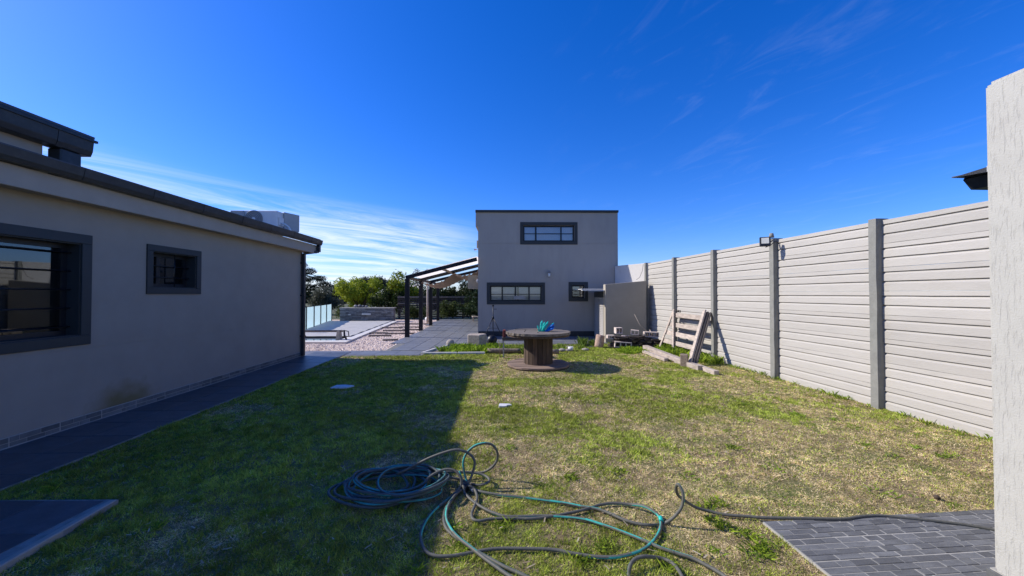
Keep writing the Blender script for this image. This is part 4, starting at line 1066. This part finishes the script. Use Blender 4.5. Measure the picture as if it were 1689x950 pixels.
def tree(name, base, label, cat, centers, radii, n, size, c0, c1, trunk_r=0.06, squash=1.0, group=None, seed=0, aspect=0.45, up=0.0, shell=0.45, trunk_to=None):
    e = empty(name, base, 0, label, cat, group)
    mb = MB()
    tt = Vector(trunk_to or (0, 0, min(c[2] for c in centers)*0.6))
    mb.tube([(0, 0, -0.1), tt*0.5 + Vector((0.03, 0, 0)), tt], [trunk_r, trunk_r*0.85, trunk_r*0.7], 8)
    for c, r_ in zip(centers, radii):
        c_ = Vector(c)
        mb.tube([tt*0.9, tt.lerp(c_, 0.5) + Vector((0, 0, r_*0.1)), c_ + Vector((0, 0, r_*0.3))], [trunk_r*0.55, trunk_r*0.35, trunk_r*0.1], 5)
    mb.build('trunk', M['bark'], e)
    vv, col = foliage(centers, radii, n, size, c0, c1, squash, aspect, seed, up, shell)
    bulk('crown', vv, 4, M['leaf'], col, e)
    return e
def blob(n, rx, ry, rz, zc_, r0, r1, seed):
    g = random.Random(seed); cs = []; rs = []
    while len(cs) < n:
        x, y, z = (g.uniform(-1, 1) for _ in range(3))
        if x*x+y*y+z*z > 1: continue
        cs.append((x*rx, y*ry, zc_+z*rz)); rs.append(g.uniform(r0, r1))
    return cs, rs
cs, rs = blob(30, 1.6, 1.2, 0.95, 1.75, 0.30, 0.6, 1)
tree('leafy_tree', (-10.1, 25.5, 0), 'broad bright yellow green bushy tree behind the stone feature wall', 'tree', cs, rs, 8500, 0.075, (0.13, 0.19, 0.015), (0.46, 0.50, 0.04), 0.07, seed=11)
cs, rs = blob(24, 1.2, 1.0, 1.0, 1.85, 0.28, 0.55, 2)
tree('leafy_tree', (-7.6, 25.8, 0), 'bright green bushy tree beside the first pergola post', 'tree', cs, rs, 7000, 0.075, (0.12, 0.17, 0.015), (0.42, 0.45, 0.04), 0.07, seed=12)
cs, rs = blob(16, 1.2, 0.8, 0.6, 1.1, 0.3, 0.5, 3)
tree('dark_shrub', (-8.2, 24.9, 0), 'dark green shrub filling the gap between the bright trees', 'shrub', cs, rs, 5000, 0.06, (0.012, 0.025, 0.008), (0.05, 0.075, 0.02), 0.05, seed=13)
cs, rs = blob(14, 1.3, 0.8, 0.7, 1.15, 0.35, 0.6, 4)
tree('olive_tree', (-14.6, 30.0, 0), 'grey green olive tree beyond the glass pool fence', 'tree', cs, rs, 5000, 0.07, (0.06, 0.065, 0.04), (0.14, 0.145, 0.095), 0.07, seed=14)
cs = [(-0.3, 0, 5.0), (0.8, 0, 4.3), (-1.2, 0, 3.9), (1.9, 0.3, 3.4), (0.2, 0.3, 3.3), (2.6, 0, 2.6), (-1.6, 0, 2.7), (0.9, 0, 2.3), (3.6, 0, 2.2), (-0.6, 0, 6.3), (4.8, 0, 1.9), (-0.9, 0, 5.7)]
rs = [0.8, 0.8, 0.8, 0.8, 0.9, 0.9, 0.9, 1.0, 0.9, 0.5, 0.8, 0.6]
tree('pine_tree', (-25.3, 46, 0), 'dark pine tree rising beyond the house corner', 'tree', cs, rs, 9000, 0.13, (0.010, 0.018, 0.008), (0.045, 0.06, 0.022), 0.16, 0.5, seed=15, aspect=0.2, trunk_to=(0, 0, 4.4))
cs, rs = blob(40, 4.0, 2.0, 1.2, 3.7, 0.8, 1.3, 6)
tree('umbrella_pine', (-30.4, 82, 0), 'distant dark umbrella shaped pine beyond the garden trees', 'tree', cs, rs, 9000, 0.22, (0.04, 0.05, 0.03), (0.11, 0.12, 0.07), 0.3, 0.8, seed=16, aspect=0.3)
cs = [(0, 0, 3.3), (0.45, 0, 3.0), (-0.4, 0, 2.9), (0.8, 0, 3.35), (0.15, 0, 2.4), (-0.3, 0, 2.2), (0.5, 0, 2.2)]
tree('thin_tree', (-7.6, 30.5, 0), 'thin sparse tree showing above the pergola beam', 'tree', cs, [0.28, 0.22, 0.2, 0.2, 0.4, 0.5, 0.5], 1500, 0.06, (0.03, 0.035, 0.02), (0.09, 0.09, 0.05), 0.05, seed=17)
cs, rs = blob(22, 1.6, 0.9, 0.75, 1.25, 0.3, 0.55, 8)
tree('dark_shrub', (-4.9, 26.2, 0), 'dark dense shrub behind the slatted fence at the pergola posts', 'shrub', cs, rs, 7000, 0.065, (0.012, 0.022, 0.008), (0.055, 0.075, 0.022), 0.05, seed=18)
cs, rs = blob(18, 1.2, 0.8, 1.0, 1.6, 0.3, 0.5, 9)
tree('dark_shrub', (-3.1, 26.5, 0), 'tall dark shrub behind the fence under the shade net', 'shrub', cs, rs, 6000, 0.065, (0.012, 0.022, 0.008), (0.06, 0.08, 0.022), 0.05, seed=19)
# conifer with drooping sprays beside the building
e = empty('conifer', (-2.05, 22.6, 0), 0, 'dark conifer with spreading branches beside the grey building', 'tree')
tb = MB().tube([(0.3, 0, -0.1), (0.3, 0, 1.0), (0.3, 0, 2.1)], [0.08, 0.06, 0.02], 8)
VV, CC = [], []
g = np.random.default_rng(33)
for k_ in range(46):
    z = 0.25 + 1.7*g.random(); a = g.uniform(0, 2*math.pi); ln_k = (2.35 - z)*0.72*g.uniform(0.7, 1.1)
    st_ = Vector((0.3, 0, z)); en = st_ + Vector((math.cos(a)*ln_k, math.sin(a)*ln_k, 0.30*ln_k))
    tb.tube([st_, en], [0.018, 0.005], 4)
    m_ = int(150*ln_k) + 30; f = g.random(m_)
    c = np.array(st_)[None]*(1-f[:, None]) + np.array(en)[None]*f[:, None] + g.normal(size=(m_, 3))*np.array([.07, .07, .05])
    t1 = np.array(en-st_)[None]/ln_k + 0.6*g.normal(size=(m_, 3)); t1 /= np.linalg.norm(t1, axis=1)[:, None]
    t2 = np.cross(t1, g.normal(size=(m_, 3))); t2 /= np.linalg.norm(t2, axis=1)[:, None]
    s = 0.075*(0.6+0.8*g.random(m_))[:, None]
    VV.append(np.stack([c-t1*s, c+t2*s*.28, c+t1*s, c-t2*s*.28], 1).reshape(-1, 3))
    q = g.random(m_)[:, None]; CC.append(np.array((.012, .028, .014))*(1-q) + np.array((.05, .085, .035))*q)
tb.build('trunk', M['bark'], e)
bulk('crown', np.concatenate(VV), 4, M['leaf'], np.concatenate(CC), e)
# low hedge plants along the fence foot
for i, (x_, y_, rx_, lb) in enumerate(((-5.9, 23.6, 0.8, 'low pale green plants along the slatted fence by the stone wall'), (-4.0, 23.7, 0.7, 'low green plants along the slatted fence between pergola posts'), (-2.6, 23.7, 0.6, 'low green plants along the slatted fence by the conifer'), (-10.2, 23.3, 0.5, 'low yellow green plant beside the end of the glass fence'))):
    hh_ = (0.45, 0.62, 0.55, 0.4)[i]; cs, rs = blob(14, rx_, 0.3, hh_*0.6, hh_, 0.18, 0.34, 40+i)
    tree('low_shrub', (x_, y_, 0), lb, 'shrub', cs, rs, 2600, 0.05, (0.02, 0.035, 0.010), (0.10, 0.13, 0.035), 0.02, seed=50+i)
# a far tree line closes the view
vv, col = foliage([(x, 70 + 6*math.sin(x*0.7), 0.9 + 0.35*math.sin(x*1.3)) for x in np.arange(-75, 40, 2.4)], [1.9]*len(np.arange(-75, 40, 2.4)), 26000, 0.32, (0.018, 0.028, 0.012), (0.065, 0.075, 0.03), 0.75, seed=70)
tag(bulk('treeline', vv, 4, M['leaf'], col), 'distant band of dark trees behind the garden', 'trees', kind='stuff')

# ------------------------------------------------------------------ gravel pebbles
n = 13000
x_ = rng.uniform(-9.8, -3.1, n); y_ = 10.35 + (23.2-10.35)*rng.random(n)**1.25
edge = -3.46 - 0.075*(y_-10.4)
keep = (x_ < edge) & ~((y_ > 12.05) & (y_ < 21.7) & (x_ < -5.2 - (y_-12.1)*0.126)) & (y_ > 10.40)
x_, y_ = x_[keep], y_[keep]; n = len(x_)
r_ = rng.uniform(0.014, 0.038, n)
oct_ = np.array([(1, 0, 0), (0, 1, 0), (-1, 0, 0), (0, -1, 0), (0, 0, 0.75)], float)
tri = [(0, 1, 4), (1, 2, 4), (2, 3, 4), (3, 0, 4)]
ang = rng.uniform(0, 6.28, n); jit = rng.uniform(0.7, 1.3, (n, 5, 1))
P = oct_[None]*jit*r_[:, None, None]
ca, sa = np.cos(ang)[:, None], np.sin(ang)[:, None]
PX = P[..., 0]*ca - P[..., 1]*sa + x_[:, None]; PY = P[..., 0]*sa + P[..., 1]*ca + y_[:, None]
P = np.stack([PX, PY, P[..., 2] - 0.02], -1)
vv = np.concatenate([P[:, t_, :] for t_ in tri], 1).reshape(-1, 3)
f = rng.random(n)[:, None]
col = np.array((0.52, 0.385, 0.30))*(1-f) + np.array((0.92, 0.78, 0.66))*f
tag(bulk('gravel', vv, 3, M['pebble'], np.repeat(col, 4, axis=0)), 'pink white gravel around the swimming pool', 'gravel', kind='stuff')

# ------------------------------------------------------------------ grass
def lawn_ok(x, y):
    ok = (x > -5.03 - HR*(y-3.76) + 1.0 + 0.0) & (x < 5.01 - 0.078*(y-5.22) + 0.0) & (y < 13.0)
    ok &= ~((x < -2.62 - 0.0885*(y+1) + 0.03) & (y < 2.86))
    ok &= ~((x > 1.70 - 0.085*(y-2.6)) & (y < 2.60 + 0.085*(x-1.69) + 0.0))
    ok &= ~((x > 2.49) & (x < 2.85) & (y < 2.05))
    ok &= y < np.where(x < -2.25, 9.50 + 0.06*(x+4.2), np.where(x < -1.9, 9.85, 13.0))
    ok &= ~((y > 11.65) & (x > -0.9) & (x < 2.6))
    ok &= ~((y > 10.36) & (x < -2.05 + 0.38*(y-10.4))) & ~((y > 11.3) & (x < -0.9))
    ok &= ~(((x-0.565)**2 + (y-8.28)**2) < 0.68**2)
    return ok
def patchiness(x, y):
    g = 0.42*grid_noise(x+40, y+40, 1.5, 5) + 0.28*grid_noise(x+40, y+40, 0.55, 6) + 0.18*grid_noise(x+40, y+40, 0.2, 8) + 0.12*grid_noise(x+40, y+40, 0.08, 9)
    # the lawn is greener in the middle and by the path, drier by the fence and the slate
    bias = 0.07*np.exp(-((x-0.4)/1.5)**2 - ((y-4.6)/1.6)**2) + 0.10*np.clip((-x-0.5)/1.5, 0, 1)*np.clip((y-1.4)/2.5, 0.3, 1) - 0.11*np.clip((x-2.0)/1.6, 0, 1)*np.clip((8-y)/3, 0, 1) \
           - 0.10*np.exp(-((x-0.6)/2.2)**2 - ((y-2.4)/0.8)**2) - 0.05*np.exp(-((y-8.9)/0.8)**2) + 0.12*np.clip((y-9.8)/1.2, 0, 1) - 0.10*np.exp(-((x+1.6)/0.9)**2 - ((y-4.6)/0.8)**2) - 0.10*np.exp(-((x-0.75)/0.5)**2 - ((y-5.4)/0.3)**2)
    return g + bias
GV, GC = [], []
def scatter(n, ya, yb, hmin, hmax, wd):
    y = rng.uniform(ya, yb, n); xl = np.minimum(1.36*y + 0.35, 5.2)
    x = rng.uniform(-1, 1, n)*np.minimum(xl, 5.2)
    ok = lawn_ok(x, y); x, y = x[ok], y[ok]; n = len(x)
    if n == 0: return
    pt = patchiness(x, y)
    green = np.clip((pt - 0.40)/0.14, 0, 1)*0.74 + 0.13
    dead = rng.random(n) > green
    bare = grid_noise(x+11, y+7, 0.13, 21)*0.5 + grid_noise(x+11, y+7, 0.05, 22)*0.5
    keep = rng.random(n) < np.clip(0.35 + 1.6*(bare-0.25), 0.2, 1.0)*(1 - 0.96*np.exp(-((x-1.15-0.5*(5.4-y))/0.34)**2 - ((y-5.35)/0.16)**2) - 0.6*np.exp(-((x-0.55)/0.35)**2 - ((y-5.75)/0.14)**2) - 0.5*np.exp(-((x-2.0)/0.4)**2 - ((y-4.6)/0.09)**2))
    x, y, pt, dead, green = x[keep], y[keep], pt[keep], dead[keep], green[keep]; n = len(x)
    lush = np.clip((grid_noise(x+3, y+3, 0.3, 31) - 0.62)*3.0, 0, 1)*green
    h = (hmin + (hmax-hmin)*rng.random(n)**1.6)*np.where(dead, 0.7, 1.0)*(1 + 0.9*lush)*(0.45 + 1.2*grid_noise(x+5, y+5, 0.07, 51))
    a = rng.uniform(0, 2*np.pi, n); lean = np.where(dead, rng.uniform(0.8, 2.6, n), rng.uniform(0.2, 1.3, n))
    dx, dy = np.cos(a), np.sin(a)
    tip = np.stack([x + dx*h*lean, y + dy*h*lean, h*np.where(dead, rng.uniform(0.25, 0.8, n), 1.0)], 1)
    b = rng.uniform(0, 2*np.pi, n); w_ = wd*(0.6+0.8*rng.random(n))
    l = np.stack([x + np.cos(b)*w_, y + np.sin(b)*w_, np.zeros(n)], 1); r = np.stack([x - np.cos(b)*w_, y - np.sin(b)*w_, np.zeros(n)], 1)
    f = rng.random(n)[:, None]; hue = grid_noise(x+20, y+20, 0.8, 41)[:, None]
    tone = (0.62 + 0.76*grid_noise(x+9, y+9, 0.06, 61))[:, None]*(0.85 + 0.3*grid_noise(x+9, y+9, 0.35, 62))[:, None]
    cg = (np.array((0.25, 0.325, 0.035))*(1-f) + np.array((0.58, 0.665, 0.125))*f)*(1-0.35*hue) + np.array((0.05, 0.03, 0.0))*hue*0.6
    cd_ = np.array((0.44, 0.315, 0.14))*(1-f) + np.array((0.92, 0.76, 0.44))*f
    GV.append(np.stack([l, r, tip], 1).reshape(-1, 3)); GC.append(np.where(dead[:, None], cd_, cg)*tone)
scatter(330000, 1.75, 3.2, 0.008, 0.028, 0.0026)
scatter(330000, 3.2, 5.2, 0.009, 0.029, 0.0040)
scatter(300000, 5.2, 8.2, 0.010, 0.031, 0.0060)
scatter(230000, 8.2, 12.9, 0.011, 0.034, 0.0090)
tag(bulk('lawn_grass', np.concatenate(GV), 3, M['grass'], np.concatenate(GC)), 'short patchy lawn of green and straw coloured grass', 'grass', kind='stuff')

# taller weeds: fence foot, rubble, flower bed, odd tufts in the lawn
WV, WC = [], []
def tuft(cx, cy, n, rad, h, wd, c0, c1, spread=0.8):
    a = rng.uniform(0, 2*np.pi, n); rr = rad*np.sqrt(rng.random(n)); x = cx + np.cos(a)*rr; y = cy + np.sin(a)*rr
    hh = h*(0.4 + 0.6*rng.random(n)); b = rng.uniform(0, 2*np.pi, n); ln_ = hh*spread*rng.uniform(0.2, 1.2, n)
    c = rng.uniform(0, 2*np.pi, n); w_ = wd*(0.6+0.8*rng.random(n))
    base = np.stack([x, y, np.zeros(n)], 1); mid = np.stack([x + np.cos(b)*ln_*.35, y + np.sin(b)*ln_*.35, hh*0.65], 1); tip = np.stack([x + np.cos(b)*ln_, y + np.sin(b)*ln_, hh], 1)
    o_ = np.stack([np.cos(c)*w_, np.sin(c)*w_, np.zeros(n)], 1)
    WV.append(np.stack([base - o_*.6, base + o_*.6, mid + o_, tip], 1).reshape(-1, 3)); 
    f = rng.random(n)[:, None]; WC.append(np.array(c0)*(1-f) + np.array(c1)*f)
LG0, LG1 = (0.12, 0.22, 0.015), (0.36, 0.48, 0.04); DG0, DG1 = (0.07, 0.12, 0.02), (0.19, 0.27, 0.045)
for _ in range(70): tuft(rng.uniform(2.9, 4.1), rng.uniform(9.9, 10.65), 45, 0.13, rng.uniform(.05, .14), 0.006, LG0, LG1)
for _ in range(60): 
    yy = rng.uniform(8.3, 11.4); tuft(fx(yy) - rng.uniform(0.06, 0.55), yy, 40, 0.12, rng.uniform(.10, .24), 0.007, DG0, LG1)
for _ in range(60): 
    yy = rng.uniform(3.0, 9.0); tuft(fx(yy) - rng.uniform(0.03, 0.14), yy, 16, 0.07, rng.uniform(.03, .10), 0.005, DG0, LG1)
for _ in range(130): 
    xx, yy = rng.uniform(-1.95, -0.3), rng.uniform(10.0, 11.2)
    if xx > -2.0 + 0.3*(yy-10): tuft(xx, yy, 40, 0.11, rng.uniform(.06, .19), 0.009, LG0, LG1)
for _ in range(45): tuft(rng.uniform(-0.3, 2.2), rng.uniform(10.2, 11.5), 26, 0.12, rng.uniform(.05, .16), 0.007, LG0, (0.26, 0.30, 0.07))
for _ in range(20): tuft(rng.uniform(2.0, 2.5), rng.uniform(11.1, 11.7), 16, 0.10, rng.uniform(.10, .34), 0.006, DG0, DG1, 0.6)
for _ in range(14): tuft(rng.uniform(0.28, 0.55), rng.uniform(9.78, 9.86), 20, 0.06, rng.uniform(.10, .26), 0.005, DG0, DG1, 0.7)
for _ in range(260):
    yy = 1.9 + 8*rng.random()**1.3; xx = rng.uniform(-1, 1)*min(1.3*yy, 4.6)
    if lawn_ok(np.array([xx]), np.array([yy]))[0]:
        tuft(xx, yy, int(rng.integers(14, 46)), rng.uniform(.03, .10), rng.uniform(.018, .045), 0.0016 + 0.0004*yy, DG0 if rng.random() < .4 else LG0, (0.30, 0.42, 0.05), 1.9)
for (x__, y__) in ((1250, 905), (1262, 915), (1180, 862), (1196, 872), (1165, 838), (1185, 832), (1000, 905), (960, 925), (1105, 935), (1230, 885), (760, 905), (830, 870), (1020, 780), (1210, 740), (940, 790)):
    q = onz(x__, y__); tuft(q.x, q.y, 60, 0.06, 0.045, 0.0022, DG0, LG1, 1.6)
tag(bulk('weeds', np.concatenate(WV), 4, M['grass'], np.concatenate(WC)), 'taller green weeds along the fence, rubble and flower bed', 'weeds', kind='stuff')
# fallen straw and pale litter in the lawn
n = 900; y = rng.uniform(2.0, 9, n); x = rng.uniform(-1, 1, n)*np.minimum(1.3*y, 4.5); ok = lawn_ok(x, y); x, y = x[ok], y[ok]; n = len(x)
a = rng.uniform(0, 6.28, n); l_ = rng.uniform(.008, .03, n); w_ = rng.uniform(.0012, .005, n)
dx, dy = np.cos(a), np.sin(a); z = rng.uniform(.012, .028, n)
vv = np.stack([np.stack([x-dx*l_-dy*w_, y-dy*l_+dx*w_, z], 1), np.stack([x+dx*l_-dy*w_, y+dy*l_+dx*w_, z+.004], 1), np.stack([x+dx*l_+dy*w_, y+dy*l_-dx*w_, z+.004], 1), np.stack([x-dx*l_+dy*w_, y-dy*l_-dx*w_, z], 1)], 1).reshape(-1, 3)
f = rng.random(n)[:, None]
tag(bulk('straw_litter', vv, 4, M['grass'], np.array((0.22, 0.16, 0.09))*(1-f) + np.array((0.6, 0.52, 0.38))*f), 'scattered straw and dead leaves on the lawn', 'litter', kind='stuff')

# ------------------------------------------------------------------ garden hoses
def catmull(P, per=10):
    P = [Vector(p) for p in P]; Q = [P[0]*2 - P[1]] + P + [P[-1]*2 - P[-2]]; out_ = []
    for i in range(1, len(Q)-2):
        a, b, c, d_ = Q[i-1], Q[i], Q[i+1], Q[i+2]
        for k_ in range(per):
            t_ = k_/per
            out_.append(0.5*((2*b) + (c-a)*t_ + (2*a-5*b+4*c-d_)*t_*t_ + (3*b-a-3*c+d_)*t_**3))
    out_.append(P[-1]); return out_
def hose(name, pts, parent, r=0.0102, twist=1.3, phase=0.0, body=(0.115, 0.112, 0.092), stripe=(0.04, 0.40, 0.33), sw_=(0, 1)):
    n = 10; mb = MB(); mb.tube(pts, r, n)
    me = mb.mesh(name, M['hose'])
    at = me.color_attributes.new('tint', 'FLOAT_COLOR', 'POINT'); cols = []
    s = 0.0
    for i in range(len(pts)):
        if i: s += (pts[i]-pts[i-1]).length
        sh = phase + twist*math.sin(s*1.7+phase) + s*2.3
        for k_ in range(n):
            a = (2*math.pi*k_/n + sh) % (2*math.pi)
            cols.append(stripe if a < 0.95 else body)
    c4 = np.ones((len(cols), 4), np.float32); c4[:, :3] = np.array(cols); at.data.foreach_set('color', c4.ravel())
    return inst(name, me, parent)
HZ = 0.022
coil = empty('garden_hose', (0, 0, 0), 0, 'blue green garden hose lying in a tangled coil on the shaded grass', 'hose')
cc = onz(640, 814)
pts = []
loops = [(-.02, 0.0, .40, .27, .02), (-.13, .00, .33, .26, .02), (.12, .06, .34, .22, .05), (-.06, -.03, .36, .27, .05), (.16, .02, .30, .26, .06), (-.16, .04, .27, .22, .04), (.05, -.06, .41, .22, .03), (.10, .05, .28, .20, .09), (-.04, .06, .34, .2, .07), (.2, 0.0, .27, .22, .09)]
for li, (ox, oy, ra, rb, zz) in enumerate(loops):
    for k_ in range(10):
        t_ = 2*math.pi*k_/10 + li*0.15
        nxt = loops[min(li+1, len(loops)-1)]; f = k_/10
        L_ = [a*(1-f)+b*f for a, b in zip((ox, oy, ra, rb, zz), nxt)]
        pts.append(Vector((cc.x + L_[0] + L_[2]*math.cos(t_), cc.y + L_[1] + L_[3]*math.sin(t_), HZ + max(0, L_[4] + 0.02*math.sin(t_*2+li)))))
hose('coil', catmull(pts, 8), coil, body=(0.065, 0.085, 0.085), stripe=(0.03, 0.26, 0.25))
def chain(spec):      # (x, y, Y) elevated at depth Y, or (x, y) on the ground
    return [ony(*s) if len(s) == 3 else onz(s[0], s[1], HZ) for s in spec]
S1 = [(648, 786), (662, 779, 3.12), (678, 771, 3.11), (709, 755, 3.10), (744, 743, 3.10), (762, 743, 3.10), (777, 751, 3.10), (783, 763, 3.08), (779, 782, 3.06), (772, 797, 3.04), (765, 806)]
hose('strand', catmull(chain(S1)), coil, phase=2.0)
S2 = [(775, 806), (768, 789, 3.10), (764, 763, 3.12), (770, 747, 3.14), (783, 735.5, 3.16), (799, 731, 3.17), (812, 734, 3.19), (820, 745, 3.20), (820, 758, 3.22), (812, 770, 3.22), (799, 778, 3.24), (783, 780, 3.24), (757, 779, 3.22), (730, 780, 3.2), (700, 788)]
hose('strand', catmull(chain(S2)), coil, phase=0.5)
S3 = [(690, 783, 3.15), (720, 779, 3.18), (757, 778, 3.20), (783, 780, 3.20), (799, 784, 3.18), (807, 791, 3.12), (803, 797, 3.08), (788, 800), (773, 797), (757, 790, 3.1), (735, 788, 3.1), (712, 795)]
hose('strand', catmull(chain(S3)), coil, phase=3.3)
S3b = [(668, 838), (690, 815, 2.95), (705, 790, 3.0), (728, 776, 3.05), (747, 775, 3.05), (759, 786, 3.02), (761, 798, 3.0), (757, 806, 2.98), (742, 822), (724, 836)]
hose('strand', catmull(chain(S3b)), coil, phase=1.1)
tr_ = empty('garden_hose', (0, 0, 0), 0, 'grey and turquoise striped garden hose trailing in loops over sunlit lawn to the slate', 'hose')
S4 = [(760, 797, 3.08), (767, 794, 3.05), (778, 805), (794, 811), (823, 816), (862, 820), (906, 826), (933, 830), (959, 835.5), (985, 839.5), (1006, 847), (1027, 856.5), (1048, 863), (1069.5, 866), (1088, 865, 2.60), (1104, 859, 2.58), (1117, 847, 2.57), (1125, 834, 2.57), (1127, 818, 2.58), (1123, 805, 2.60), (1118, 799, 2.62), (1115, 805, 2.64), (1118, 816, 2.66), (1130, 826, 2.68), (1148, 837, 2.70), (1169.5, 843, 2.70), (1196, 849), (1235, 852), (1263, 854), (1326, 855), (1390, 856), (1421, 852), (1453, 850.6), (1500, 855), (1547, 860), (1595, 866), (1640, 874), (1720, 890)]
hose('strand', catmull(chain(S4)), tr_, phase=4.2)
S5 = [(757, 778, 3.10), (761, 792, 3.05), (757, 807), (744, 819), (725, 834), (709, 850), (699, 866), (694, 881.6), (696, 897), (704, 910.5), (720, 917), (744, 917), (770, 913), (796, 908), (823, 905), (862, 905), (911.6, 906.6), (946, 913), (980, 918), (1011.6, 919), (1038, 914.5), (1059, 906.6), (1075, 895), (1086.6, 879), (1090.5, 864, 2.58), (1086.6, 851, 2.63), (1075, 841, 2.68), (1059, 834, 2.74), (1038, 832), (1011.6, 830), (990.5, 832.6), (972, 838), (954, 843), (927, 848.7), (901, 853), (875, 855.5), (841, 855), (809.5, 856), (791, 859), (780, 856), (778, 847), (783, 834), (787, 821), (783, 808, 2.98), (773, 801, 3.0), (766, 805)]
hose('strand', catmull(chain(S5)), tr_, phase=2.6)
S6 = [(762, 800, 3.0), (765, 804, 2.98), (767, 814), (780.5, 827), (799, 839), (817, 847), (838, 852), (896, 851), (932.6, 852.6), (964, 856.6), (990.5, 864.5), (1017, 873.7), (1043, 884), (1069.5, 894.7), (1090.5, 904), (1117, 912.6), (1143, 921), (1164, 931.6), (1182.6, 942), (1200, 954), (1225, 975), (1250, 1000)]
hose('strand', catmull(chain(S6)), tr_, phase=5.4, twist=0.4)
S7 = [(768, 802), (762, 806), (749, 819), (736, 837), (732, 855), (736, 871), (749, 884), (770, 898.7), (788, 910.5), (807, 921), (830.5, 934), (857, 946), (890, 962), (930, 985)]
hose('strand', catmull(chain(S7)), tr_, phase=1.6)
S8 = [(770, 806), (754, 816), (740, 836), (736, 854), (741, 871), (754, 888), (775, 905), (800, 925), (826, 944), (850, 962), (870, 985)]
hose('strand', catmull([p + Vector((0, 0, .012)) for p in chain(S8)]), tr_, phase=0.2)
S9 = [(1036, 985), (1037, 955, 2.10), (1039, 934, 2.14), (1048, 922, 2.18), (1064, 918, 2.2), (1090.5, 921), (1109, 929), (1122, 945), (1130, 965), (1135, 990)]
hose('strand', catmull(chain(S9)), tr_, phase=3.9)
def sleeve(a, b, r, mat, nm):
    MB().cyl(a, b, r, n=12).build(nm, mat, tr_)
sleeve(ony(1091, 860, 2.595), ony(1089, 852.5, 2.625), 0.0145, M['teal'], 'connector')
sleeve(onz(762, 801, .045), onz(771, 806, .035), 0.03, M['black'], 'strap')
sleeve(onz(776, 804, .03), onz(781, 809, .03), 0.0145, M['louvre'], 'connector')
